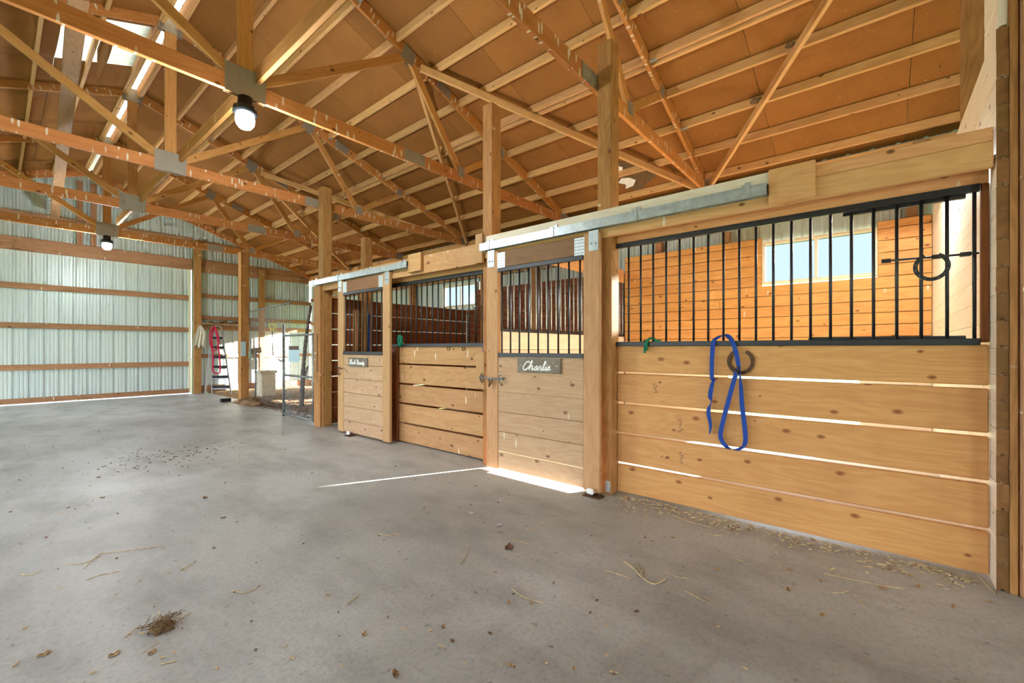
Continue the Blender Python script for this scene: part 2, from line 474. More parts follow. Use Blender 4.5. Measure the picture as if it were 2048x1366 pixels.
floor = mesh_obj('floor', [(XL - .4, -6, 0), (3.72, -6, 0), (3.72, YE + .3, 0), (XL - .4, YE + .3, 0),
                           (XL - .4, -6, -.12), (3.72, -6, -.12), (3.72, YE + .3, -.12), (XL - .4, YE + .3, -.12)],
                 [[0, 1, 2, 3], [4, 5, 1, 0], [5, 6, 2, 1], [6, 7, 3, 2], [7, 4, 0, 3]], 'concrete'); tag(floor, 'worn grey concrete aisle floor of the barn', None, None, 'structure')
def slab(name, mat, x0, x1, y0, y1, z, label):
    o = mesh_obj(name, [(x0, y0, z), (x1, y0, z), (x1, y1, z), (x0, y1, z)], [[0, 1, 2, 3]], mat); return tag(o, label, None, None, 'structure')
slab('floor_stall', 'bedding', 3.72, XB + .1, -6, 6.72, -.005, 'pale bedding floor inside the stalls')
# dirt floor with gentle relief beyond the stalls
nx, ny = 24, 60; vs = []; fs = []
for i in range(nx + 1):
    for j in range(ny + 1):
        x = 3.72 + (XB + .1 - 3.72) * i / nx; y = 6.72 + (YE - 6.72) * j / ny
        vs.append((x, y, -.005 + (.035 * abs(math.sin(x * 5.1 + y * 1.7) * math.cos(y * 3.3 - x)) + R.random() * .012 if 0 < i else 0)))
for i in range(nx):
    for j in range(ny):
        a = i * (ny + 1) + j; fs.append([a, a + ny + 1, a + ny + 2, a + 1])
tag(mesh_obj('floor_dirt', vs, fs, 'dirt', smooth=True), 'uneven sunlit dirt floor beyond the stalls', None, None, 'structure')
gx = []
tag(mesh_obj('ground_outside', [(-70, -70, -.13), (70, -70, -.13), (70, 70, -.13), (-70, 70, -.13)], [[0, 1, 2, 3]], 'grass'), 'grass around the barn', None, None, 'structure')

# ---- far wall: ribbed siding, girts, big sliding door
wf = empty('wall_far', (1.4, YE, 0), 'far gable wall of pale green ribbed metal siding', None, None, 'structure')
gab = lambda a: tcz(a) + .04
efn = lambda a, h, z: (a, YE + .02 + h * 1.3, z)
for a, b in split(3.40, XB, .914): sheet('siding_sheet', a, b, 0, gab, efn, 'siding', wf)
for a, b in split(XL, 3.40, .914): sheet('siding_sheet', a, b, 3.42, gab, efn, 'siding', wf)
d1 = empty('door_1', (.7, YE, 0), 'large sliding door of ribbed metal with wooden girts', None, None, 'structure')
for a, b in split(-2.0, 3.36, .914): sheet('door_sheet', a, b, .05, 3.36, lambda a, h, z: (a, YE + .045 + h * 1.3, z), 'siding', d1)
for z0, z1 in ((.02, .135), (.74, .86), (1.65, 1.77), (2.50, 2.625)):
    box('door_girt', 'girt', -2.0, 3.34, YE - .015, YE + .035, z0, z1, d1)
box('door_edge', 'vinyl', 3.335, 3.375, YE - .03, YE + .06, .03, 3.32, d1)
for a, b in split(XL, -2.0, .914): sheet('siding_sheet', a, b, 0, 3.42, efn, 'siding', wf)
box('header_girt', 'girt', XL, 3.40, YE - .075, YE - .03, 3.31, 3.60, wf)
box('header_girt', 'girt', 3.56, XB, YE - .075, YE - .02, 3.28, 3.45, wf)
box('header_girt', 'girt', 3.56, XB, YE - .075, YE - .02, 3.455, 3.62, wf)
box('girt', 'girt', -2.2, 3.40, YE - .06, YE - .02, 4.03, 4.16, wf)
box('girt', 'girt', 3.56, 5.2, YE - .06, YE - .02, 4.03, 4.13, wf)
for z0, z1 in ((2.59, 2.70), (2.0, 2.10), (1.72, 1.84), (.95, 1.05), (.02, .2)): box('girt', 'girt', 3.56, XB, YE - .06, YE - .012, z0, z1, wf)
for sgn in (-1, 1):
    beam('rafter', 'truss', (XR, YE - .17, tcz(XR)), (XR + sgn * 5.25, YE - .17, tcz(XR + 5.25)), .04, .15, wf)
for x in (1.25, 1.48): box('gable_stud', 'girt', x - .05, x + .05, YE - .12, YE - .08, 3.6, 5.05, wf)

# ---- stall-side wall: ribbed siding, windows, and unseen low openings added to let sun in
wr = empty('wall_right', (XB, 4, 0), 'stall side outer wall of ribbed metal', None, None, 'structure')
OPEN = [(-.01, 1.15, 2.05, 2.60), (.15, 1.55, 0, 1.10), (6.45, 7.52, 2.12, 2.62), (8.0, 9.3, 0, .62), (12.85, 13.8, 0, 1.9)]
ybr = sorted({-6, YE} | {v for o in OPEN for v in o[:2]})
for y0, y1 in zip(ybr[:-1], ybr[1:]):
    ym = (y0 + y1) / 2; z = 0
    cuts = sorted((o[2], o[3]) for o in OPEN if o[0] < ym < o[1])
    spans = []
    for a, b in cuts:
        if a > z: spans.append((z, a))
        z = b
    spans.append((z, 3.62))
    for a, b in split(y0, y1, .914):
        for s0, s1 in spans: sheet('siding_sheet', a, b, s0, s1, lambda a, h, z: (XB + .02 - h, a, z), 'siding', wr)
for z0, z1 in ((1.95, 2.04), (2.70, 2.80)): box('girt', 'girt', XB - .05, XB - .01, 3.3, YE - .1, z0, z1, wr)
for yp in (4.9, 6.2, 8.6, 10.9): box('wall_post', 'post', XB - .15, XB - .02, yp - .07, yp + .07, -.1, 3.5, wr)
box('eave_plate', 'header', XB - .10, XB - .02, -6, YE - .1, 3.33, 3.50, wr)

# ---- stall back wall: tongue and groove boards round the window
wb = empty('wall_back', (6.5, 1.4, 0), 'golden tongue and groove boards of the stall back wall', None, None, 'structure')
bh = .1356; z = 0; k = 0
while z < 2.66:
    zt = min(z + bh - .006, 2.66); y0, y1 = -.461, 3.08
    holes = [(a, b) for a, b, c, d in OPEN[:2] if c < zt - .02 and d > z + .02]
    segs = [(y0, y1)]
    for a, b in holes: segs = [(s, e) for s0, e0 in segs for s, e in ((s0, min(e0, a)), (max(s0, b), e0)) if e - s > .01]
    for s, e in segs:
        if len(segs) == 1 and k % 3 == 1:
            c = -.45 + (.35 + .3 * R.random()) * 3.6
            box('wall_board', 'pale' if z < 1.0 else 'tng', 6.47, 6.505, s, c - .001, z, zt, wb, .006); box('wall_board', 'pale' if z < 1.0 else 'tng', 6.47, 6.505, c + .001, e, z, zt, wb, .006)
        else: box('wall_board', 'pale' if z < 1.0 else 'tng', 6.47, 6.505, s, e, z, zt, wb, .006)  # low boards made pale to brighten the gaps of the stall front
    if z < 2.4: box('wall_board', 'dark', 6.47, 6.505, 3.13, 6.69 if zt < 2.06 else 6.40, z, zt, wb, .006)  # dim light of the farther stall put into a darker pine
    z += bh; k += 1
for yp in (-.3, 1.6, 2.55): box('wall_stud', 'girt', 6.51, XB - .01, yp - .05, yp + .05, 0, 3.4, wb)

def window(name, y0, y1, z0, z1, x, label, mull=True):
    e = empty(name, (x, (y0 + y1) / 2, z0), label, None, None, 'structure')
    fw = .035
    box('window_frame', 'vinyl', x - .02, x + .10, y0, y1, z0, z0 + fw, e); box('window_frame', 'vinyl', x - .02, x + .10, y0, y1, z1 - fw, z1, e)
    box('window_frame', 'vinyl', x - .02, x + .10, y0, y0 + fw, z0 + fw, z1 - fw, e); box('window_frame', 'vinyl', x - .02, x + .10, y1 - fw, y1, z0 + fw, z1 - fw, e)
    ym = (y0 + y1) / 2
    if mull: box('window_mullion', 'vinyl', x + .04, x + .08, ym - .018, ym + .018, z0 + fw, z1 - fw, e)
    for a, b in ((y0 + fw, ym - .018), (ym + .018, y1 - fw)):
        box('window_pane', 'glass', x + .055, x + .061, a, b, z0 + fw, z1 - fw, e, .0005)
window('window_1', -.01, 1.15, 2.05, 2.60, 6.48, 'white framed sliding window in the back wall of the near stall')
window('window_2', 6.45, 7.52, 2.12, 2.62, 6.52, 'white framed window high above the brown far partition')

# ---- open left side: posts, lintel, and unseen siding added to hold light off roof and foreground
wl = empty('wall_left', (XL, 4, 0), 'open left side of the barn', None, None, 'structure')
for yp in (-5.5, -.6, 4.2, 9.0, YE - .1): box('wall_post', 'post', XL - .07, XL + .07, yp - .07, yp + .07, -.1, 3.4, wl)
for a, b in split(-6, 2.0, .914): sheet('siding_sheet', a, b, 0, 3.4, lambda a, h, z: (XL - .08 + h, a, z), 'siding', wl)
for a, b in split(2.0, YE, .914): sheet('siding_sheet', a, b, 2.35, 3.4, lambda a, h, z: (XL - .08 + h, a, z), 'siding', wl)
box('lintel', 'header', XL - .04, XL + .04, -6, YE, 3.2, 3.4, wl)

wn = empty('wall_near', (XR, -6, 0), 'near gable wall of ribbed metal with a wide door opening', None, None, 'structure')  # unseen; closed down to a doorway so the foreground stays darker
for a, b in split(XL, -1.6, .914) + split(2.6, XB, .914): sheet('siding_sheet', a, b, 0, gab, lambda a, h, z: (a, -6 + h, z), 'siding', wn)
for a, b in split(-1.6, 2.6, .914): sheet('siding_sheet', a, b, 2.4, gab, lambda a, h, z: (a, -6 + h, z), 'siding', wn)

# ---- ceiling: fibreboard panels over purlins, metal roof above
ce = empty('ceiling', (XR, 4, 5.3), 'brown fibreboard ceiling on pine purlins', None, None, 'structure')
def slope_panel(name, mat, xa, xb, ya, yb, off, th, parent, sag=0.0, n=1):
    """sheet lying on the slope between xa and xb, off above the chord centre line, optional sag"""
    vs = []; nn = 6 if sag else 1
    for k in range(2):
        for i in range(nn + 1):
            for j in range(nn + 1):
                x = xa + (xb - xa) * i / nn; y = ya + (yb - ya) * j / nn
                s = sag * math.sin(math.pi * j / nn) * (1 if sag else 0)
                vs.append((x, y, tcz(x) + off - s + k * th))
    W = nn + 1; N = W * W; fs = []
    for i in range(nn):
        for j in range(nn):
            a = i * W + j; q = [a, a + W, a + W + 1, a + 1]; fs.append(q); fs.append([N + t for t in q][::-1])
    rim = [(i * W, (i + 1) * W) for i in range(nn)] + [(i * W + nn, (i + 1) * W + nn) for i in range(nn)] + [(j, j + 1) for j in range(nn)] + [(nn * W + j, nn * W + j + 1) for j in range(nn)]
    for a, b in rim: fs.append([a, b, N + b, N + a])
    c = V(((xa + xb) / 2, (ya + yb) / 2, tcz((xa + xb) / 2) + off))
    return mesh_obj(name, [V(v) - c for v in vs], fs, mat, parent, c, bool(sag))
ys = [-.25 + 1.22 * k for k in range(-5, 12)] + [YE]
for ya, yb in zip(ys[:-1], ys[1:]):
    for xa, xb in ((1.50, 3.90), (3.90, 6.34), (6.34, 6.86)):
        slope_panel('ceiling_panel', 'fibre', xa + .002, xb - .002, ya + .002, yb - .002, .078, .012, ce)
    for xa, xb in ((.50, 1.30), (-1.93, .50), (-4.05, -1.93)):
        if xa == .50 and 6.9 < ya < 8: continue
        sag = {.5: .05, -1.93: .05}.get(xa, 0) if 3 < ya < 12 and R.random() < .8 else 0
        slope_panel('ceiling_panel', 'fibre', xa + .002, xb - .002, ya + .002, yb - .002, .078, .010, ce, sag)
pxs = [1.50 + .4845 * k for k in range(11)]
bay = [-1.6] + TY + [13.90]
for y0, y1 in zip(bay[:-1], bay[1:]):
    for s in (1, -1):
        for k, px in enumerate(pxs):
            x = px if s == 1 else 2 * XR - px
            zt = tcz(x) + .076
            beam('purlin', 'purlin', (x, y0 + .02, zt - .047), (x, y1 - .02, zt - .047), .04, .092, ce, .003)
            if k == 6: beam('purlin', 'purlin', (x + s * .065, y0 + .02, tcz(x + s * .065) + .029), (x + s * .065, y1 - .02, tcz(x + s * .065) + .029), .04, .092, ce, .003)
            if s == 1 and k % 2 == 0 and y1 < 13:                 # joist hangers at the truss
                box('joist_hanger', 'galv', x - .024, x + .024, y1 - .10, y1 - .022, zt - .097, zt - .094, ce, .0005)
for ya, yb in split(-6, YE + .2, .914):
    for xa, xb in ((XR + .06, 7.05), (XR - .06, -4.3)):
        fg = xa < XR and 6.4 < (ya + yb) / 2 < 8.8
        c0, c1 = sorted((xa, xb))
        rf = lambda a, h, t, c0=c0, c1=c1: (c0 + (c1 - c0) * t, a, tcz(c0 + (c1 - c0) * t) + .115 + h)
        sheet('roof_sheet', ya, yb, 0, 1, rf, 'fiberglass' if fg else 'roofmetal', ce)
for i, (ya, yb) in enumerate(split(-6, YE + .1, 1.22)):
    clear = i in (10, 11, 12, 14)
    for s in (-1, 1):
        vs = [(XR, ya, 5.44), (XR, yb, 5.44), (XR + s * .16, yb, 5.385), (XR + s * .16, ya, 5.385)]
        mesh_obj('ridge_cap', vs, [[0, 1, 2, 3]], 'fiberglass' if clear or i in (13,) else 'roofmetal', ce)
for s in (-1, 1): box('ridge_board', 'purlin', XR + s * .075 - .019, XR + s * .075 + .019, -.6, 13.9, 5.20, 5.34, ce)
# torn patch with insulation showing, and a droopy loose panel
pt = [(math.cos(t) * (.30 + .08 * math.sin(3 * t)), math.sin(t) * (.26 + .07 * math.cos(5 * t))) for t in [i * 2 * math.pi / 14 for i in range(14)]]
v_, f_ = prism(pt, 0, .006, lambda u, v, d: (6.02 + u, 2.70 + v, tcz(6.02 + u) + .070 + d)); multi('ceiling_stain', [(v_, f_)], 'nest', ce, (6.02, 2.7, 3.7))
pt = [(.0, -.13), (.1, -.05), (.13, .09), (.04, .04), (-.03, .13), (-.11, .05), (-.08, -.06)]
for cx, cy in ((5.80, 2.92), (6.10, 2.86)):
    v_, f_ = prism(pt, 0, .005, lambda u, v, d: (cx + u, cy + v, tcz(cx + u) + .058 + d)); multi('torn_insulation', [(v_, f_)], 'white', ce, (cx, cy, 3.75))
vs = []; fs = []
for i in range(9):
    t = i / 8
    for j in range(5):
        q = j / 4 - .5; vs.append((.86 - .05 * t + .16 * math.sin(math.pi * t) * .3, 7.45 + q * (.25 + 1.0 * math.sin(math.pi * min(1, .15 + .8 * t))), 5.12 - .62 * t + .02 * q))
for i in range(8):
    for j in range(4): a = i * 5 + j; fs.append([a, a + 1, a + 6, a + 5])
lp = mesh_obj('loose_panel', vs, fs, 'fibre', ce, smooth=True); lp.modifiers.new('thick', 'SOLIDIFY').thickness = .008

# =================================================================== TRUSSES
def plate(x, z, w, h, y, t, ang=0, name='gusset_plate'):
    for s in (-1, 1):
        c, sn = math.cos(ang), math.sin(ang)
        beam(name, 'plate', (x - c * w / 2, y + s * .0215, z - sn * w / 2), (x + c * w / 2, y + s * .0215, z + sn * w / 2), .002, h, t, .0004)
def platemat():
    s = NT('pressed_truss_plate'); uv = s.n('ShaderNodeUVMap').outputs[0]
    wv = s.n('ShaderNodeTexWave'); s.l(uv, wv.inputs['Vector']); wv.inputs['Scale'].default_value = 22; wv.inputs['Distortion'].default_value = .2
    n = s.noise(s.vmul(uv, (160, 60, 1)), 1, 2)
    c = s.mix(s.math('MULTIPLY', wv.outputs['Fac'], .55), lin((174, 164, 150)), lin((120, 108, 96)))
    c = s.mix(s.math('MULTIPLY', s.step(n, .55, .7), .5), c, lin((96, 84, 72)))
    s.l(c, s.b.inputs['Base Color']); s.b.inputs['Roughness'].default_value = .5; s.b.inputs['Metallic'].default_value = .35
    s.bump(wv.outputs['Fac'], .4, .004); return s.m
M['plate'] = platemat()
tl = ['nearest roof truss, its bottom chord running past the tall post beside the cursive white sign',
      'roof truss carrying the nearer bright lamp under its centre plate',
      'roof truss between the two lamps, crossing the post left of the open stall door',
      'second farthest roof truss, just in front of the farther lamp',
      'farthest roof truss, carrying the lamp in front of the metal end wall']
for Y, lab in zip(TY, tl):
    t = empty('roof_truss', (XR, Y, 3.40), lab, 'roof truss', 'gable roof trusses')
    T = .038
    for a, b in ((XL - .1, -.40), (-.40, 3.20), (3.20, 6.72)): box('bottom_chord', 'truss', a, b, Y - T / 2, Y + T / 2, 3.405, 3.545, t)
    for s in (-1, 1):
        X = lambda d: XR + s * d
        a = math.atan(.345) * -s
        beam('top_chord', 'truss', (X(0), Y, tcz(X(0))), (X(2.25), Y, tcz(X(2.25))), T, .14, t)
        beam('top_chord', 'truss', (X(2.25), Y, tcz(X(2.25))), (X(5.35), Y, tcz(X(5.35))), T, .14, t)
        beam('web', 'web', (X(.06), Y, 3.53), (X(1.70), Y, 4.63), T, .089, t)
        beam('web', 'web', (X(1.74), Y, 4.62), (X(2.53), Y, 3.55), T, .089, t)
        beam('web', 'web', (X(2.57), Y, 3.55), (X(3.37), Y, 4.05), T, .089, t)
        plate(X(1.71), 4.645, .17, .19, Y, t, a); plate(X(2.25), tcz(X(2.25)), .24, .125, Y, t, a)
        plate(X(2.55), 3.54, .12, .13, Y, t); plate(X(3.37), 4.07, .10, .12, Y, t, a)
        plate(X(5.02), 3.49, .22, .15, Y, t); plate(X(1.80), 3.475, .30, .135, Y, t)
    box('king_post', 'web', XR - .06, XR + .06, Y - T / 2, Y + T / 2, 3.55, 5.20, t)
    plate(XR, 3.52, .32, .25, Y, t); plate(XR, 5.22, .24, .20, Y, t)

def roofpt(x, y, d=.085): return V((x, y, tcz(x) - d))
for (xa, ya, xb, yb, lab) in (
        (3.25, 4.15, 6.40, 1.91, 'long diagonal brace under the roof from the lamp truss down to the nearest truss heel'),
        (3.25, -.62, 6.38, 1.77, 'pale diagonal brace crossing the purlins at the top right'),
        (3.25, 4.26, 6.40, 6.64, 'diagonal brace behind the free standing square post, running down to the eave'),
        (3.25, 8.97, 6.40, 6.78, 'dark diagonal brace under the roof left of the farthest stall door'),
        (3.25, 9.08, 6.42, 11.40, 'farthest diagonal roof brace near the end wall')):
    beam('roof_brace', 'purlin', roofpt(xa, ya), roofpt(xb, yb), .04, .085, label=lab, cat='brace', group='diagonal roof braces')
beam('lateral_brace', 'web', (1.50, 1.9, 3.625), (1.50, 11.05, 3.625), .04, .14, label='long board lying on the bottom chords beside the king posts', cat='brace')
beam('lateral_brace', 'girt', (.48, 5.45, 4.36), (.83, 13.5, 4.05), .14, .05, label='greyish board hung lengthwise through the trusses at the far left', cat='brace')

# lamps: dark cap, bright globe
def lamp(loc, lab, energy=140, colour=(.90, .96, 1.0)):
    x, y, z = loc
    e = empty('barn_lamp', (x, y, z), lab, 'lamp', 'bright globe lamps')
    def ring(prof, name, mat, par):
        n = 20; vs = []; fs = []
        for r, h in prof:
            for k in range(n): vs.append((r * math.cos(2 * math.pi * k / n), r * math.sin(2 * math.pi * k / n), h))
        for i in range(len(prof) - 1):
            for k in range(n): fs.append([i * n + k, i * n + (k + 1) % n, (i + 1) * n + (k + 1) % n, (i + 1) * n + k])
        if name != 'fill_lamp_shade': fs.append(list(range(n))[::-1]); fs.append([(len(prof) - 1) * n + k for k in range(n)])
        return mesh_obj(name, vs, fs, mat, par, loc, True)
    ring([(.055, .19), (.06, .12), (.09, .10), (.095, .05), (.07, .04)], 'lamp_base', 'blackplastic', e)
    ring([(.068, .045), (.075, .0), (.07, -.04), (.045, -.075), (.01, -.085)], 'globe', 'led', e)
    if energy != 140: tube('fill_lamp_bracket', [(x, y, z + .16), (x, y - .08, z + .17), (x, -.462, z + .08)], .012, 'blackplastic', e, 6)
    if energy != 140: ring([(.06, .10), (.10, .07), (.19, -.115), (.185, -.115), (.095, .06)], 'fill_lamp_shade', 'blackplastic', e)  # shade keeps the added stall lamp from lighting the roof
    L = bpy.data.lights.new('lamp_light', 'POINT'); L.energy = energy; L.color = colour; L.shadow_soft_size = .09 if energy == 140 else .012
    lo = bpy.data.objects.new('lamp_light', L); place(lo, e, Matrix.Translation((x, y, z - (.19 if energy == 140 else .10))))
lamp((1.40, 4.21, 3.21), 'bright globe lamp under the centre plate of the nearer truss')
lamp((1.40, 11.45, 3.21), 'bright globe lamp in front of the far metal wall')

lamp((4.98, -.25, 2.72), 'added fill lamp on a bracket inside the near stall, hidden behind its header', 62, (1, .97, .93))  # unseen lamp added to brighten the near stall

# =================================================================== POSTS
def post(x0, x1, y0, y1, z1, lab, mat='post', z0=0.0, extra=None):
    e = empty('support_post', ((x0 + x1) / 2, (y0 + y1) / 2, z0), lab, 'post', 'square timber posts')
    box('post_timber', mat, x0, x1, y0, y1, z0, z1, e, .006)
    return e
p1 = post(3.29, 3.43, 1.685, 1.815, 3.80, 'tallest square post rising above the header, right of the door with the cursive sign')
post(3.29, 3.43, 3.03, 3.165, 3.76, 'square post with sawn top rising between the two stalls')
p3 = post(3.25, 3.40, 6.54, 6.685, 3.72, 'weathered post at the far end of the stall row')
box('side_cleat', 'post', 3.215, 3.249, 6.56, 6.76, 0, 2.18, p3); box('rub_board', 'girt', 3.195, 3.213, 6.63, 6.72, .85, 1.45, p3)
p4 = post(3.57, 3.74, 11.0, 11.16, 3.40, 'free standing post in the open bay before the far wall')
post(3.95, 4.09, 6.50, 6.64, 3.07, 'short grey post standing inside the far stall behind its door')
post(3.405, 3.56, YE - .235, YE - .11, 4.1, 'post at the edge of the big sliding door on the far wall')
post(5.0, 5.14, YE - .235, YE - .11, 3.55, 'narrow post on the far wall right of the free standing post', 'post')

# =================================================================== STALL FRONTS
def rod(name, x, y, z0, z1, r, mat, parent):
    return tube(name, [(x, y, z0), (x, y, z1)], r, mat, parent, 8)
BZ = [(.014, .240), (.261, .493), (.515, .746), (.768, 1.003), (1.021, 1.238)]
f1 = empty('stall_grille', (3.41, .6, 0), 'golden pine stall front with black bars, nearest on the right', 'stall front', 'barred stall fronts')
for z0, z1 in BZ: box('board', 'panel', 3.39, 3.43, -.458, 1.684, z0, z1, f1, .005)
box('bottom_rail', 'black', 3.368, 3.389, -.425, 1.682, 1.236, 1.272, f1, .002); box('bottom_rail', 'black', 3.389, 3.43, -.425, 1.682, 1.240, 1.246, f1, .001)
box('top_rail', 'black', 3.375, 3.41, -.425, 1.682, 2.060, 2.100, f1, .002)
for i in range(20): rod('bar', 3.40, 1.582 - .1046 * i, 1.27, 2.062, .0085, 'black', f1)
box('inner_channel', 'black', 3.41, 3.44, -.375, .16, 2.042, 2.062, f1, .001); box('inner_channel', 'black', 3.41, 3.44, -.375, .34, 1.272, 1.288, f1, .001)
box('top_plate', 'header', 3.39, 3.43, -.458, 1.684, 2.10, 2.235, f1, .004)
box('side_jamb', 'dark', 3.392, 3.43, -.460, -.428, 1.25, 2.10, f1)
f2 = empty('stall_grille', (3.41, 4.1, 0), 'duller pine stall front with black bars, farther along beside the open sliding door', 'stall front', 'barred stall fronts')
for z0, z1 in BZ: box('board', 'front2', 3.39, 3.43, 3.166, 4.93, z0, z1, f2, .005)
box('bottom_rail', 'black', 3.368, 3.389, 3.17, 5.05, 1.236, 1.275, f2, .002)
box('top_rail', 'black', 3.375, 3.41, 3.17, 5.05, 2.02, 2.065, f2, .002)
for i in range(17): rod('bar', 3.40, 3.27 + .1046 * i, 1.27, 2.025, .0085, 'black', f2)
box('top_plate', 'header', 3.402, 3.442, 3.168, 6.62, 2.066, 2.20, f2, .004)
box('end_jamb', 'dark', 3.36, 3.388, 4.78, 4.93, 0, 1.236, f2)
for y in (3.55, 3.80):                                     # two small iron rings under the rail
    pts = [(3.384 - .012 * math.sin(t) ** 2, y + .022 * math.cos(t), 1.215 + .022 * math.sin(t)) for t in [2 * math.pi * k / 14 for k in range(15)]]
    tube('tie_ring', pts, .0035, 'rust', f2, 5)

# header, track, cover boards
h1 = empty('header_beam', (3.27, 1.3, 2.14), 'two board pine header over the near stall', 'beam', 'stall headers')
box('header_board', 'header', 3.25, 3.288, -.455, 3.16, 2.140, 2.272, h1); box('header_board', 'header', 3.254, 3.288, -.455, .30, 2.274, 2.345, h1); box('header_board', 'pale', 3.254, 3.288, .30, 3.16, 2.274, 2.372, h1)
box('cover_board', 'header', 3.215, 3.249, .285, .535, 2.15, 2.372, h1)
h2 = empty('header_beam', (3.27, 5, 2.1), 'pine header over the farther stall', 'beam', 'stall headers')
box('header_board', 'front2', 3.25, 3.288, 3.21, 6.535, 2.10, 2.312, h2); box('cover_board', 'front2', 3.205, 3.249, 4.09, 4.33, 2.13, 2.345, h2)
box('end_cleat', 'front2', 3.215, 3.249, 3.10, 3.20, 2.10, 2.40, h2)
def track(y0, y1, z, lab):
    e = empty('door_track', (3.20, (y0 + y1) / 2, z), lab, 'door track', 'galvanised door tracks')
    # box rail with an open slot below
    prof = [(0, .0), (0, .075), (.062, .075), (.062, .0), (.042, .0), (.042, .006), (.056, .006), (.056, .069), (.006, .069), (.006, .006), (.02, .006), (.02, 0)]
    vs, fs = prism(prof, y0, y1, lambda u, v, d: (3.185 + u, d, z + v)); multi('track_rail', [(vs, fs)], 'galv', e, (3.21, (y0 + y1) / 2, z))
    n = max(3, int((y1 - y0) / .62))
    for i in range(n):
        y = y0 + .12 + (y1 - y0 - .24) * i / (n - 1)
        b = box('track_bracket', 'galv', 3.180, 3.1845, y - .022, y + .022, z - .003, z + .085, e, .001)
        box('bracket_tab', 'galv', 3.1845, 3.249, y - .022, y + .022, z + .078, z + .083, e, .001); box('bracket_tab', 'galv', 3.244, 3.249, y - .018, y + .018, z + .083, z + .12, e, .001)
    return e
track(.54, 3.11, 2.210, 'galvanised sliding door track over the near stall door')
track(4.335, 6.86, 2.195, 'galvanised sliding door track over the farther stall door')

# ---- handwriting
GL = {
 'C': (1.55, [[(1.5, 1.7), (1.25, 2.05), (.8, 1.85), (.35, 1.1), (.22, .4), (.5, .0), (.95, .05), (1.45, .5)]]),
 'h': (1.35, [[(-.1, .45), (.35, 1.3), (.55, 2.05), (.38, 2.2), (.25, 1.4), (.2, .0)], [(.2, .3), (.5, .88), (.8, .95), (.85, .5), (.85, .1), (1.05, .0), (1.35, .35)]]),
 'a': (1.05, [[(.68, .85), (.4, .95), (.1, .5), (.15, .08), (.42, .1), (.66, .55), (.72, .92), (.68, .25), (.82, .0), (1.08, .3)]]),
 'r': (.85, [[(-.02, .25), (.2, 1.0), (.25, .75), (.45, .85), (.48, .5), (.45, .12), (.62, .02), (.88, .35)]]),
 'l': (.62, [[(-.02, .35), (.3, 1.3), (.42, 2.0), (.26, 2.12), (.15, 1.4), (.15, .2), (.3, .0), (.62, .3)]]),
 'i': (.5, [[(-.02, .3), (.14, .9), (.12, .2), (.26, .0), (.5, .3)], [(.2, 1.35), (.25, 1.42)]]),
 'e': (.75, [[(-.02, .3), (.35, .6), (.45, .88), (.28, .98), (.1, .6), (.14, .12), (.4, .0), (.78, .35)]]),
 'B': (1.25, [[(.2, .0), (.32, 1.0), (.5, 2.0)], [(.05, 1.55), (.4, 2.05), (.95, 1.95), (.9, 1.4), (.4, 1.08), (.95, .95), (1.0, .35), (.55, .0), (.1, .2)]]),
 'c': (.72, [[(.6, .8), (.38, .96), (.1, .5), (.2, .05), (.45, .02), (.75, .35)]]),
 'k': (.95, [[(-.02, .35), (.3, 1.3), (.42, 2.0), (.26, 2.12), (.15, 1.4), (.12, .0)], [(.15, .5), (.5, .95), (.55, .65), (.2, .5), (.55, .05), (.95, .3)]]),
 'u': (1.0, [[(-.02, .35), (.15, .92), (.12, .25), (.3, .0), (.6, .35), (.72, .92), (.68, .2), (.8, .0), (1.02, .3)]]),
 't': (.62, [[(-.02, .3), (.35, 1.6), (.22, .4), (.35, .0), (.64, .35)], [(.0, 1.12), (.55, 1.2)]]),
 'y': (.95, [[(-.02, .35), (.15, .92), (.15, .35), (.35, .15), (.68, .9), (.6, -.1), (.4, -.75), (.15, -.6), (.4, -.1), (.95, .4)]]),
 ' ': (.55, [])}
def writing(text, right_y, zc, x, height, width, parent, rad):
    """handwritten letters on a board facing -x; text runs towards -y"""
    adv = sum(GL[c][0] for c in text); sx = width / (adv + .35); sz = height / 2.2
    lists = []; px = 0
    for c in text:
        a, strokes = GL[c]
        for st in strokes:
            pts = catmull([(x, right_y - (px + u + .22 * v) * sx, zc + v * sz) for u, v in st], 5)
            lists.append(tube_data(pts, rad, 5, True, (V((1, 0, 0)), .35)))
        px += a
    return multi('lettering', lists, 'white', parent, (x, right_y - width / 2, zc), True)

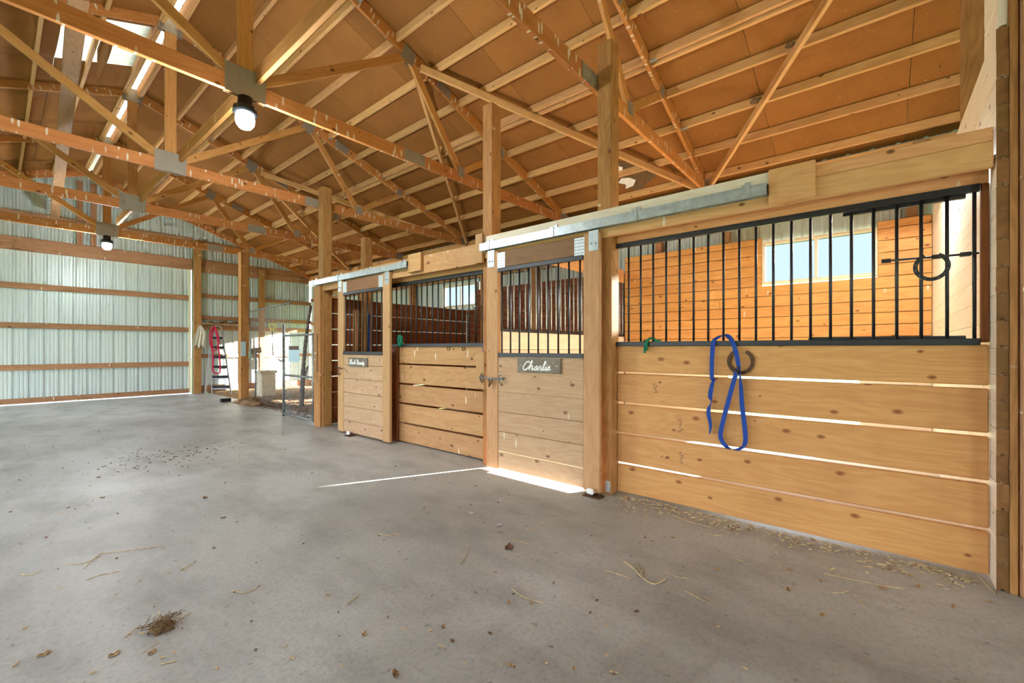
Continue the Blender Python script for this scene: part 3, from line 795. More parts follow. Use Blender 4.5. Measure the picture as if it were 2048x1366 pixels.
def stall_door(y0, y1, zo, n_bars, lab, words, sgn, side, blacky, sz):
    """sliding door hung from the track: stiles, boards, bars"""
    e = empty('sliding_stall_door', (3.23, (y0 + y1) / 2, 0), lab, 'stall door', 'sliding stall doors')
    x0, x1 = 3.205, 3.245; sw = .155
    box('stile', 'stile', x0, x1, y0, y0 + sw, .02 + zo, 2.185, e, .005); box('stile', 'stile', x0, x1, y1 - sw, y1, .02 + zo, 2.185, e, .005)
    a, b = y0 + sw + .001, y1 - sw - .001
    box('top_rail', 'brownrail', x0, x1, a, b, 2.012, 2.172, e, .004)
    box('bar_channel', 'black', x0 - .006, x1 - .008, a, b, 1.972, 2.010, e, .002); box('bar_channel', 'black', x0 - .006, x1 - .008, a, b, 1.130, 1.172, e, .002)
    for i in range(n_bars): rod('bar', 3.222, a + .04 + (b - a - .08) * i / (n_bars - 1), 1.17, 1.975, .0085, 'black', e)
    zs = [.03 + zo, .197, .394, .590, .787, .978, 1.129]
    for i in range(6): box('board', 'door', x0 + .007, x1 - .004, a, b, zs[i] + .002, zs[i + 1] - .002, e, .003)
    for y in (y0 + .055, y1 - .065):
        g = box('hanger_plate', 'galv', x0 - .004, x0 - .0005, y - .045, y + .045, 2.03, 2.20, e, .001)
        tube('hanger_bolt', [(3.225, y, 2.18), (3.225, y, 2.235)], .007, 'galv', e, 6)
        for q in (-.02, .02): tube('bolt_head', [(x0 - .010, y + q, 2.09), (x0 - .004, y + q, 2.09)], .008, 'galv', e, 6)
    for y in (a + .035, b - .045): box('nail_plate', 'nailplate', x0 - .0025, x0 - .0005, y - .05, y + .05, 2.005, 2.16, e, .0005)
    ya, yb, za, zb = sgn
    s = box('name_sign', words[1], x0 - .014, x0 + .004, ya, yb, za, zb, e, .003)
    hgt = (zb - za) * words[2]
    writing(words[0], yb - (yb - ya) * words[3], za + (zb - za) * words[4], x0 - .0155, hgt, (yb - ya) * words[5], s, words[6])
    if words[0] == 'Charlie':
        for y in (ya + .04, yb - .04): tube('screw_cap', [(x0 - .017, y, (za + zb) / 2), (x0 - .014, y, (za + zb) / 2)], .006, 'white', s, 8)
    return e
def nailplate():
    s = NT('toothed_nail_plate'); uv = s.n('ShaderNodeUVMap').outputs[0]
    ck = s.n('ShaderNodeTexVoronoi', voronoi_dimensions='2D'); s.l(s.vmul(uv, (36, 55, 1)), ck.inputs['Vector']); ck.inputs['Scale'].default_value = 1; ck.inputs['Randomness'].default_value = .1
    c = s.mix(s.math('LESS_THAN', ck.outputs['Distance'], .22), lin((196, 204, 208)), lin((70, 76, 84)))
    s.l(c, s.b.inputs['Base Color']); s.b.inputs['Roughness'].default_value = .4; s.b.inputs['Metallic'].default_value = .4; return s.m
M['nailplate'] = nailplate()
dA = stall_door(1.748, 3.030, 0.0, 9, 'sliding stall door with sign reading Charlie', ('Charlie', 'sign', .60, .12, .20, .70, .0074), (2.125, 2.614, .990, 1.128), 0, 0, 0)
dB = stall_door(4.712, 6.000, .0, 9, 'sliding stall door standing partly open, with the smaller two word sign', ('Black Beauty', 'signlow', .56, .05, .26, .86, .0056), (5.21, 5.68, .965, 1.085), 0, 0, 0)
# door edge of the partly open door is thick
# latch of near door
lt = empty('slide_latch', (3.2, 3.03, .9), 'iron slide latch on a pale backing board beside the near stall door', 'latch')
box('backing_board', 'stile', 3.195, 3.285, 3.055, 3.175, .80, 1.18, lt, .006)
tube('bolt', [(3.178, 3.10, .925), (3.178, 2.99, .915), (3.178, 2.80, .918)], .0095, 'gpipe', lt, 8)
tube('bolt_handle', catmull([(3.175, 2.965, .915), (3.168, 2.955, .87), (3.165, 2.96, .835), (3.17, 2.935, .87), (3.176, 2.92, .912)], 5), .006, 'rust', lt, 6)
for y in (3.06, 2.83):
    tube('staple', catmull([(3.196, y, .955), (3.175, y, .94), (3.166, y, .915), (3.176, y, .892), (3.196, y, .878)], 4), .006, 'gpipe', lt, 6)
tube('bolt_end', [(3.178, 2.80, .918), (3.178, 2.775, .918)], .014, 'gpipe', lt, 8)
tube('hasp', catmull([(3.19, 3.075, .965), (3.178, 3.085, .935), (3.178, 3.09, .90), (3.19, 3.075, .865)], 5), .005, 'rust', lt, 6)
lt2 = empty('slide_latch', (3.2, 5.9, .9), 'small rusty latch on the edge of the partly open door', 'latch')
tube('bolt', [(3.192, 6.04, .945), (3.192, 5.86, .925)], .008, 'rust', lt2, 7)
tube('bolt_handle', catmull([(3.188, 5.93, .93), (3.178, 5.925, .88), (3.178, 5.92, .83), (3.186, 5.90, .86)], 4), .006, 'rust', lt2, 6)
tube('wire_tail', catmull([(3.19, 5.86, .925), (3.185, 5.78, .93), (3.19, 5.70, .87)], 4), .003, 'rust', lt2, 5)
# floor guides
def guide(y, lab, x=3.19):
    e = empty('floor_guide', (x, y, 0), lab, 'door guide', 'door floor guides')
    box('base_plate', 'rust', x - .05, x + .05, y - .09, y + .06, .0, .008, e, .001); box('base_slot', 'black', x - .052, x + .05, y - .03, y - .015, .008, .014, e, .001)
    box('roller', 'white', x - .022, x + .008, y - .02, y + .04, .014, .06, e, .008)
guide(1.80, 'rusty floor guide with white roller at the near stall door', 3.165)
guide(5.62, 'floor guide with white roller under the partly open door', 3.17)
box('corner_bracket', 'galv', 3.284, 3.289, 1.695, 1.74, .02, .11, None, .001, label='small galvanised angle on the foot of the tallest post', cat='bracket')

# ---- tongue and groove partition on the right and its end trim
pr_ = empty('stall_partition', (3.3, -.48, 0), 'pale tongue and groove partition at the right edge with jagged board ends', 'partition', 'stall partitions')
z = 0; k = 0
while z < 2.80:
    zt = min(z + .1356 - .002, 2.83)
    # profile with tongue on top and groove below, extruded along x
    a, b = -.506, -.463; t = .012
    prof = [(a, z), (a + .014, z), (a + .016, z + t), (b - .016, z + t), (b - .014, z), (b, z), (b, zt), (b - .015, zt), (b - .017, zt + t - .002), (a + .017, zt + t - .002), (a + .015, zt), (a, zt)]
    x0 = 3.245 + R.uniform(-.006, .006)
    vs, fs = prism(prof, x0, 6.46, lambda u, v, d: (d, u, v))
    o = multi('partition_board', [(vs, fs)], 'pale', pr_, (4.8, -.48, z))
    o.data.materials.append(M['endgrain']); o.data.polygons[0].material_index = 1; o.data.polygons[1].material_index = 1
    uvl = o.data.uv_layers[0].data
    for p in o.data.polygons:
        for li in p.loop_indices:
            co = o.data.vertices[o.data.loops[li].vertex_index].co
            uvl[li].uv = (co.y * 3, co.z * .3) if p.index < 2 else (co.x, co.z + co.y)
    z += .1356; k += 1
box('end_stud', 'post', 3.235, 3.275, -.537, -.508, 0, 3.4, pr_)
box('upright', 'post', 4.5, 4.54, -.585, -.468, 2.85, 4.2, pr_)
for k in range(3): box('partition_board', 'pale', 3.262 + .01 * k, 3.62, -.506, -.470, 2.845 + .1356 * k, 2.977 + .1356 * k, pr_, .003)
pq = post(3.215, 3.36, -.70, -.540, 3.4, 'orange brown post at the extreme right edge of the picture', 'girt')
box('wall_plate_block', 'girt', 6.30, 6.47, -.44, -.30, 3.05, 3.42, None, label='short blocking under the eave at the top right', cat='blocking')

# ---- partition between the two stalls: boards below, sunlit look put into their pale colour, bars above
pm = empty('stall_partition', (4.9, 3.1, 0), 'partition behind the near door, boards below coloured pale as if sunlit and bars above', 'partition', 'stall partitions')
z = 0
while z < 1.38:
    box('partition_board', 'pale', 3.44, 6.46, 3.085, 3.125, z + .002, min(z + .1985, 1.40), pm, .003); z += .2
box('bar_channel', 'black', 3.44, 6.46, 3.085, 3.12, 1.40, 1.43, pm, .002)
for i in range(29): rod('bar', 3.52 + i * .1046, 3.105, 1.42, 2.27, .0085, 'galv', pm)
box('top_beam', 'header', 3.44, 6.46, 3.085, 3.125, 2.26, 2.46, pm)
pf = empty('stall_partition', (4.9, 6.7, 0), 'dark brown slatted partition at the far side of the farther stall', 'partition', 'stall partitions')
zz = [.012 + .2535 * i for i in range(9)]
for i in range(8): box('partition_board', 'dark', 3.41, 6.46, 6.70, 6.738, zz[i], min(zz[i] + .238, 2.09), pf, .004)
bp = empty('leaning_boards', (3.9, 6.62, 0), 'two pale boards standing upright behind the partly open door', 'boards')
for x in (3.84, 3.90): box('upright_board', 'purlin', x, x + .045, 6.655, 6.695, 0, 1.86, bp)

# =================================================================== THINGS ON THE STALLS
# blue strap looped over the rail and through a horseshoe
def strap(name, px, mat, w, lab, cat, xoff=3.352, th=.003, parts=None):
    pts = []; sides = []
    for (u, v, dx, ang) in px:
        p = atx(u, v, xoff); p.x = xoff + dx; pts.append(p); sides.append(V((math.sin(ang), math.cos(ang), 0)))
    pts2 = catmull(pts, 5); s2 = catmull(sides, 5)
    vs, fs = ribbon_data(pts2, s2, w, th); return vs, fs
sp = empty('lead_strap', (3.35, .83, .45), 'blue webbing lead looped over the bottom rail of the near stall front', 'strap')
v1 = strap('a', [(1419, 868, 0, 1.2), (1421, 850, 0, .6), (1417, 823, -.004, .2), (1422, 805, 0, 1.2), (1421, 790, -.006, -.2), (1425, 768, -.004, .4), (1430, 760, -.01, 1.1), (1424, 755, 0, .2), (1424, 720, .0, 0), (1427, 685, .0, 0), (1434, 674, .035, .2), (1445, 671, .05, .4), (1456, 674, .035, .3), (1466, 686, 0, .1), (1472, 705, 0, .05), (1477, 728, -.006, .2), (1480, 748, -.004, 1.1), (1482, 775, 0, .5), (1484, 810, 0, 0), (1489, 850, 0, .05), (1491, 880, 0, .1), (1488, 893, -.012, .6)], 'blue', .03, '', '')
v2 = strap('b', [(1488, 893, -.012, .7), (1475, 898, -.02, .5), (1458, 894, -.02, .4), (1446, 884, -.008, .1), (1441, 868, 0, 0), (1448, 835, 0, 0), (1456, 805, 0, .0), (1464, 775, 0, .1), (1472, 748, -.002, .2), (1475, 737, 0, .3)], 'blue', .03, '', '')
multi('webbing', [v1], 'blue', sp, (3.35, .83, .9)); multi('webbing', [v2], 'blue', sp, (3.35, .83, .6))
tube('snap_clip', catmull([atx(1474, 733, 3.345), atx(1478, 738, 3.338), atx(1474, 745, 3.34), atx(1470, 738, 3.345)], 4), .005, 'rust', sp, 6)
def horseshoe(name, c, r, ax_u, ax_v, nrm, mat, lab, gap=.62, nails=8):
    e = empty(name, c, lab, 'horseshoe', 'horseshoes')
    c = V(c); pts = []; sd = []
    for k in range(25):
        t = gap + (2 * math.pi - 2 * gap) * k / 24
        q = 1.0 + .10 * abs(math.sin(t)) - (.10 if k in (0, 24) else 0)
        pts.append(c + ax_u * (math.sin(t) * r * q * .92) + ax_v * (math.cos(t) * r * 1.08)); sd.append((pts[-1] - c).normalized())
    vs, fs = ribbon_data(pts, sd, r * .30, .009); multi('shoe', [(vs, fs)], mat, e, tuple(c))
    for k in (4, 6, 8, 10, 14, 16, 18, 20):
        p = pts[k] - nrm * -.0055
        tube('nail_hole', [p, p + nrm * .001], .004, 'gpipe' if mat == 'black' else 'blackplastic', e, 5)
    return e
p = atx(1481, 723, 3.376)
horseshoe('horseshoe', p, .075, V((0, -1, 0)), V((0, 0, 1)), V((-1, 0, 0)), 'rust', 'rusty horseshoe nailed to the near stall front behind the blue lead', .55)
p = atx(1862, 545, 3.372)
lb = empty('latch_rod', (3.385, -.24, 1.75), 'thin black rod clamped across the last bars', 'latch')
pa, pb = atx(1783, 521, 3.380), atx(1958, 506, 3.380)
tube('rod', [pa, pb], .006, 'black', lb, 8)
for y in (-.045, -.26, -.37):
    t = (y - pa.y) / (pb.y - pa.y); q = pa.lerp(pb, t); box('clamp', 'black', 3.372, 3.40, y - .022, y + .022, q.z - .011, q.z + .011, lb, .002)
horseshoe('horseshoe', (3.362, -.236, 1.675), .066, V((0, -1, 0)), V((0, 0, 1)), V((-1, 0, 0)), 'black', 'black horseshoe welded under the rod on the last bars', .5)

def twine(name, pts, lab, r=.006):
    e = empty(name, pts[0], lab, 'twine', 'knotted green twine')
    tube('strand', catmull(pts, 6), r, 'green', e, 6); return e
a = atx(1296, 686, 3.36)
e = twine('green_twine', [(3.362, a.y + .03, 1.18), (3.352, a.y + .02, 1.24), (3.365, a.y, 1.288), (3.40, a.y - .03, 1.295), (3.375, a.y - .06, 1.278), (3.372, a.y - .10, 1.276)], 'green twine tied on the rail of the near stall front', .009)
tube('strand', catmull([(3.36, a.y + .012, 1.20), (3.355, a.y + .005, 1.26), (3.385, a.y - .005, 1.30), (3.41, a.y + .03, 1.28), (3.39, a.y + .05, 1.275)], 5), .008, 'green', e, 6)
e = empty('green_twine', (3.36, 4.72, 1.2), 'tangle of green twine beside the edge of the partly open door', 'twine', 'knotted green twine')
for k in range(5):
    pts = [(3.35 + R.uniform(-.02, .03), 4.70 + R.uniform(-.08, .04), 1.30 + R.uniform(-.07, .09)) for _ in range(6)]
    tube('strand', catmull(pts, 4), .007, 'green', e, 5)
e = empty('blue_halter', (3.95, 6.45, 1.2), 'blue strap hanging on the short post inside the far stall', 'strap')
vs, fs = ribbon_data([V((4.0, 6.47, 1.78)), V((3.985, 6.46, 1.6)), V((3.99, 6.46, 1.4)), V((3.985, 6.46, 1.1))], [V((1, 0, 0))] * 4, .045, .004); multi('webbing', [(vs, fs)], 'blue', e, (3.99, 6.46, 1.4))
tube('snap_hook', catmull([(4.0, 6.47, 1.78), (4.02, 6.465, 1.85), (3.98, 6.465, 1.95), (3.97, 6.465, 1.86), (4.0, 6.47, 1.80)], 5), .006, 'gpipe', e, 6)
e = empty('blue_strap', (3.30, 3.20, 1.0), 'dark blue strap hanging behind the latch board between the stalls', 'strap')
vs, fs = ribbon_data(catmull([V((3.355, 3.21, 1.32)), V((3.345, 3.205, 1.22)), V((3.35, 3.215, 1.1)), V((3.345, 3.22, .95)), V((3.35, 3.195, .84))], 5), [V((0, 1, 0))] * 21, .026, .004)
multi('webbing', [(vs, fs)], 'blue', e, (3.35, 3.21, 1.1))
e = empty('iron_hook', (3.36, 3.24, 1.6), 'old iron hook and loop on the bars left of the middle post', 'hook')
tube('hook_arm', catmull([(3.38, 3.20, 1.66), (3.33, 3.24, 1.665), (3.31, 3.32, 1.65)], 5), .007, 'rust', e, 6)
tube('hook_loop', catmull([(3.36, 3.235, 1.66), (3.35, 3.245, 1.55), (3.355, 3.20, 1.46), (3.36, 3.19, 1.55), (3.36, 3.215, 1.64)], 5), .005, 'rust', e, 6)

def bird_nest(c, r, lab):
    e = empty('bird_nest', c, lab, 'bird nest', 'old nests on the purlins')
    vs = []; fs = []
    for i in range(7):
        for j in range(12):
            t = j / 12 * 2 * math.pi; q = i / 6 * math.pi
            k = 1 + R.uniform(-.12, .12); vs.append((math.sin(q) * math.cos(t) * r * k, math.sin(q) * math.sin(t) * r * 1.3 * k, math.cos(q) * r * .5))
    for i in range(6):
        for j in range(12): fs.append([i * 12 + j, i * 12 + (j + 1) % 12, (i + 1) * 12 + (j + 1) % 12, (i + 1) * 12 + j])
    mesh_obj('mud_cup', vs, fs, 'nest', e, c)
    L = []
    for _ in range(40):
        a = R.uniform(0, 6.3); p = V(c) + V((math.cos(a) * r * .8, math.sin(a) * r, R.uniform(-.4, .4) * r)); d = V((R.uniform(-1, 1), R.uniform(-1, 1), R.uniform(-.5, .5))) * r * .4
        L.append(tube_data([p - d, p + d], .0015, 3, False))
    multi('loose_straw', L, 'straw', e, c, kind='stuff')
bird_nest((5.36, 1.0, tcz(5.36) + .02), .055, 'old bird nest stuck on a purlin beside the pale diagonal brace')
bird_nest((4.86, .62, tcz(4.86) + .02), .04, 'smaller bird nest on a purlin near the top of the pale diagonal brace')
def stamp(u, v, w, h, n, seed):
    q = random.Random(seed)
    b = min((o for o in f1.children if o.name.startswith('board')), key=lambda o: abs(WM[o].translation.z - atx(u, v, 3.389).z))
    c = atx(u, v, 3.3885); lists = []
    for k in range(n):
        y, z = c.y + q.uniform(-w, w) / 2, c.z + h * (k / (n - 1) - .5); ww, hh = q.uniform(.006, .014), q.uniform(.004, .009)
        lists.append(prism([(y - ww, z - hh), (y + ww, z - hh), (y + ww, z - hh + .004), (y - ww + .004, z - hh + .004), (y - ww + .004, z + hh), (y - ww, z + hh)], 3.3892, 3.3900, lambda a, b_, d: (d, a, b_)))
    multi('ink_stamp', lists, 'signbrown', b, tuple(c))
stamp(1309, 776, .02, .06, 5, 1); stamp(1360, 851, .02, .09, 6, 2); stamp(1361, 915, .02, .07, 5, 3); stamp(1328, 914, .05, .01, 3, 4)

# =================================================================== FAR BAY
def gate(y0, y1, x, z1, lab):
    e = empty('chain_link_gate', (x, (y0 + y1) / 2, 0), lab, 'gate')
    r = .022
    tube('gate_pipe', [(x, y1, .03), (x, y1, z1)], r, 'gpipe', e); tube('gate_pipe', [(x, y0, .03), (x, y0, z1)], r, 'gpipe', e)
    for z in (.05, .74, z1): tube('gate_pipe', [(x, y0, z), (x, y1, z)], r * .9, 'gpipe', e)
    L = []; s = .075
    W, Hh = y1 - y0, z1 - .05
    for sg in (-1, 1):
        k = -Hh
        while k < W:
            # line y = k + t (or mirrored), z = t
            t0, t1 = max(0, -k), min(Hh, W - k)
            if t1 - t0 > .03:
                pa = (x, (y0 + k + t0) if sg > 0 else (y1 - k - t0), .05 + t0); pb = (x, (y0 + k + t1) if sg > 0 else (y1 - k - t1), .05 + t1)
                L.append(tube_data([pa, pb], .0032, 3, False))
            k += s
    multi('wire_mesh', L, 'gpipe', e, (x, (y0 + y1) / 2, .7), kind='stuff')
    return e
g1 = gate(6.96, 8.10, 3.31, 1.44, 'chain link gate in a grey pipe frame beyond the stalls')
box('gate_sign', 'lightblue', 3.283, 3.287, 7.42, 7.83, .98, 1.26, g1, .001); box('sign_band', 'signbrown', 3.281, 3.283, 7.43, 7.82, 1.19, 1.25, g1, .0005)
tube('gate_latch', catmull([(3.27, 8.22, 1.02), (3.27, 8.14, .99), (3.29, 8.06, 1.0)], 4), .014, 'gpipe', g1, 6)
gp = empty('gate_post', (3.34, 8.17, 0), 'thin pipe post standing beside the gate', 'post')
tube('pipe', [(3.34, 8.17, -.02), (3.34, 8.17, 1.62)], .024, 'gpipe', gp); tube('pipe_cap', [(3.34, 8.17, 1.62), (3.34, 8.17, 1.64)], .028, 'gpipe', gp)
fe = empty('wire_fence', (3.9, 10.3, 0), 'upright wire fence between the free standing post and the gate', 'fence')
L = []
for sg in (-1, 1):
    k = -2.0
    while k < 2.85:
        t0, t1 = max(0, -k), min(2.0, 2.85 - k)
        if t1 - t0 > .03:
            f0 = lambda t: (3.75 - .10 * t, 11.0 - t, 0)
            q = [(k + t0), (k + t1)] if sg > 0 else [2.85 - k - t0, 2.85 - k - t1]
            pa, pb = f0(q[0]), f0(q[1]); L.append(tube_data([(pa[0], pa[1], .05 + t0), (pb[0], pb[1], .05 + t1)], .0024, 3, False))
        k += .11
multi('wire_mesh', L, 'gpipe', fe, (3.6, 9.6, 1), kind='stuff')
tube('top_pipe', [(3.75, 11.0, 2.05), (3.47, 8.2, 2.05)], .018, 'gpipe', fe); tube('fence_post', [(3.70, 10.5, 0), (3.70, 10.5, 1.15)], .02, 'gpipe', fe)
lpz = empty('leaning_pole', (4.03, 9.0, 0), 'dark pole leaning up behind the gate', 'pole')
tube('pole_shaft', catmull([(4.03, 9.0, 0), (4.06, 9.0, .7), (4.12, 9.0, 1.4), (4.22, 9.0, 2.1)], 4), [.045] * 5 + [.036] * 4 + [.028] * 4, 'bark', lpz, 9)
tube('pole_stub', catmull([(4.05, 8.98, .55), (4.09, 8.93, .7), (4.10, 8.88, .85)], 3), .018, 'bark', lpz, 7)
# ladder leaning on the far wall
ld = empty('step_ladder', (3.85, 13.3, 0), 'aluminium step ladder with black treads leaning on the far wall', 'ladder')
A0, A1 = V((3.60, 13.15, 0)), V((3.98, 12.95, 0)); B0, B1 = V((3.80, 13.92, 1.70)), V((4.03, 13.86, 1.70))
beam('ladder_rail', 'alu', A0, B0, .025, .06, ld, .003); beam('ladder_rail', 'alu', A1, B1, .025, .06, ld, .003)
beam('rear_leg', 'alu', A0 + V((.05, .75, 0)), B0 - V((0, .03, .12)), .02, .035, ld, .003); beam('rear_leg', 'alu', A1 + V((.12, .78, 0)), B1 - V((0, .03, .12)), .02, .035, ld, .003)
for i in range(6):
    t = .11 + .152 * i; pa, pb = A0.lerp(B0, t), A1.lerp(B1, t)
    d = (pb - pa).normalized(); n = V((-d.y, d.x, 0))
    beam('tread', 'tread', pa + n * .03, pb + n * .03, .09, .095, ld, .004)
    beam('tread_lip', 'alu', pa + V((0, -.01, -.03)), pb + V((0, -.01, -.03)), .02, .02, ld, .002)
top = (B0 + B1) / 2
tube('top_handle', catmull([B0, B0 + V((.02, 0, .08)), top + V((0, 0, .13)), B1 + V((-.02, 0, .08)), B1], 5), .013, 'alu', ld, 7)
# towel
tw = empty('hanging_towel', (3.5, 13.85, 1.2), 'cream towel hanging from a nail on the far door post', 'towel')
vs = []; fs = []
for i in range(11):
    t = i / 10
    for j in range(13):
        q = j / 12 - .5; wdt = .07 + .20 * min(1, t * 2.2)
        vs.append((3.50 + q * wdt * 1.0 + .02 * math.sin(t * 5), 13.79 - .035 * math.cos(j * 1.9) * (.4 + t) - .03 * (1 - t), 1.82 - .56 * t - .05 * (math.sin(j * 1.3) * t)))
for i in range(10):
    for j in range(12): a = i * 13 + j; fs.append([a, a + 1, a + 14, a + 13])
tq = mesh_obj('towel_cloth', vs, fs, 'cloth', tw, smooth=True); tq.modifiers.new('thick', 'SOLIDIFY').thickness = .008
# red lead rope on the far wall
rl = empty('red_lead', (3.710, 13.370, 0.70), 'long red lead hanging in front of the ladder', 'strap')
tube('hook', [(3.80, 13.95, 1.80), (3.710, 13.350, 1.82)], .012, 'gpipe', rl, 6)
tube('strand', catmull([(3.710, 13.390, 1.80), (3.650, 13.330, 1.50), (3.670, 13.290, 1.00), (3.650, 13.220, 0.62), (3.770, 13.170, 0.56), (3.810, 13.220, 0.75), (3.790, 13.270, 1.20), (3.760, 13.350, 1.60), (3.710, 13.390, 1.80)], 6), .018, 'red', rl, 6)
tube('strand', catmull([(3.710, 13.390, 1.80), (3.610, 13.330, 1.60), (3.620, 13.310, 1.30), (3.670, 13.270, 1.15), (3.770, 13.270, 1.25), (3.790, 13.290, 1.50), (3.730, 13.370, 1.79)], 6), .017, 'red', rl, 6)
sh = empty('wall_shelf', (4.2, 13.9, 1.9), 'shallow shelf with dusty odds and ends above the ladder', 'shelf')
box('shelf_board', 'girt', 3.57, 4.85, 13.78, 14.03, 1.865, 1.89, sh)
for i in range(9):
    x = 3.75 + .115 * i; box('odds_and_ends', 'nest', x, x + R.uniform(.05, .1), 13.85, 13.98, 1.891, 1.891 + R.uniform(.03, .09), sh, .008)
# signs hung on the post and fence
def hung(name, mat, c, w, h, rot, lab, cat='sign', grp='small boards hung by the free standing post'):
    e = empty(name, c, lab, cat, grp)
    d = V((math.cos(YAW) , -math.sin(YAW), 0)); d = V((1, 0, 0))
    beam('board_face', mat, V(c) - V((w / 2, 0, -math.tan(rot) * -w / 2)), V(c) + V((w / 2, 0, math.tan(rot) * w / 2)), .012, h, e, .002)
    tube('hanging_cord', [V(c) + V((-w * .3, 0, h / 2)), V(c) + V((0, 0, h / 2 + .12)), V(c) + V((w * .3, 0, h / 2))], .003, 'black', e, 4); return e
hung('hanging_board', 'lightblue', (3.615, 10.975, 1.20), .10, .33, .0, 'narrow pale blue board on the free standing post')
hung('hanging_board', 'mint', (3.76, 10.96, 1.06), .09, .17, .0, 'small mint green tag hanging beside the free standing post')
hb = hung('hanging_board', 'signbrown', (3.87, 10.94, 1.16), .21, .13, .16, 'dark brown tilted board hanging on the wire fence')
for k in range(3): beam('painted_line', 'chip', (3.79, 10.932, 1.11 + .035 * k), (3.95, 10.932, 1.137 + .035 * k), .001, .009, hb, .0002)
SX, SYY = 5.36, 13.90
sv = empty('shovel', (SX, SYY, .9), 'shovel with yellow green handle hanging upside down on the far wall', 'shovel')
tube('shaft', [(SX, SYY, 1.74), (SX + .02, SYY, 1.0)], .016, 'black', sv, 7)
tube('d_handle', catmull([(SX, SYY, 1.74), (SX - .09, SYY, 1.86), (SX - .07, SYY, 1.93), (SX + .07, SYY, 1.93), (SX + .09, SYY, 1.86), (SX, SYY, 1.74)], 5), .02, 'yellow', sv, 7)
tube('nail', [(SX, SYY - .03, 1.90), (SX, YE - .062, 1.84)], .006, 'rust', sv, 5)
box('blade', 'gpipe', SX - .09, SX + .11, SYY - .01, SYY + .01, .68, 1.0, sv, .008)
bt = empty('black_box', (3.36, 11.3, 0), 'small black box lying on the concrete near the far wall', 'box')
box('box_body', 'blackplastic', 3.26, 3.46, 11.25, 11.36, 0, .075, bt, .01); box('box_lid', 'gpipe', 3.265, 3.455, 11.255, 11.355, .075, .088, bt, .004)
box('loose_plank', 'chip', 3.86, 4.5, 13.55, 13.68, .02, .05, None, label='pale plank lying on the dirt before the far wall', cat='plank')
# bin, pot and junk catching the sun behind the gate
bn = empty('storage_bin', (4.6, 11.6, 0), 'pale bin with lid standing behind the fence', 'bin')
box('bin_body', 'vinyl', 4.15, 4.5, 11.45, 11.8, .02, .60, bn, .03); box('bin_lid', 'cloth', 4.12, 4.53, 11.42, 11.83, .60, .66, bn, .02)
pot = empty('clay_pot', (4.9, 8.9, 0), 'orange clay pot on the dirt behind the gate', 'pot')
n = 16; prof = [(.10, 0), (.13, .12), (.155, .27), (.17, .27), (.17, .31), (.145, .31), (.13, .26)]; vs = []; fs = []
for r, h in prof:
    for k in range(n): vs.append((r * math.cos(2 * math.pi * k / n), r * math.sin(2 * math.pi * k / n), h))
for i in range(len(prof) - 1):
    for k in range(n): fs.append([i * n + k, i * n + (k + 1) % n, (i + 1) * n + (k + 1) % n, (i + 1) * n + k])
fs.append(list(range(n))[::-1]); mesh_obj('pot_body', vs, fs, 'terracotta', pot, (4.9, 8.9, .02), True); mesh_obj('pot_soil', [(.135 * math.cos(2 * math.pi * k / n), .135 * math.sin(2 * math.pi * k / n), 0) for k in range(n)], [list(range(n))], 'nest', pot, (4.9, 8.9, .27))
# debris heap at the foot of the free standing post and along the edge of the slab
def debris(name, n, pick, mat, lab, cat, size=(.03, .11), flat=.5):
    L = []
    for _ in range(n):
        x, y, z = pick(); a = R.uniform(0, 6.3); l = R.uniform(*size); t = R.uniform(.0015, .004); up = R.uniform(-flat, flat) * l
        d = V((math.cos(a) * l / 2, math.sin(a) * l / 2, up / 2)); c = V((x, y, z + abs(up) / 2 + t)); m = c + V((R.uniform(-.2, .2) * l, R.uniform(-.2, .2) * l, R.uniform(0, .1) * l))
        L.append(tube_data([c - d, m, c + d], t, 4, False))
    return multi(name, L, mat, None, (0, 0, 0), False, label=lab, cat=cat, kind='stuff')
def heap():
    t = R.random(); x = 3.60 + t * .28 + R.gauss(0, .10); y = 10.75 - t * 1.7 + R.gauss(0, .18)
    h = .13 * math.exp(-((x - 3.66) / .25) ** 2 - ((y - 10.5) / .5) ** 2); return x, y, R.random() * h
debris('debris_heap', 900, heap, 'nest', 'heap of straw and dirt at the foot of the free standing post', 'debris', (.04, .16), .6)
hv = []; hf = []
for i in range(13):
    for j in range(13):
        a, b = i / 6 - 1, j / 6 - 1; hv.append((3.68 + a * .3, 10.5 + b * .62, .12 * max(0, 1 - a * a - b * b) ** 1.2 + R.uniform(0, .015) - .004))
for i in range(12):
    for j in range(12): a = i * 13 + j; hf.append([a, a + 13, a + 14, a + 1])
tag(mesh_obj('dirt_mound', hv, hf, 'dirt', smooth=True), 'low mound of dirt at the foot of the free standing post', 'dirt', None, 'stuff')
debris('gate_litter', 700, lambda: (R.uniform(3.4, 4.5), R.uniform(7.0, 10.2), .02), 'leafdark', 'dry leaves and twigs on the dirt behind the gate', 'debris', (.03, .1), .5)

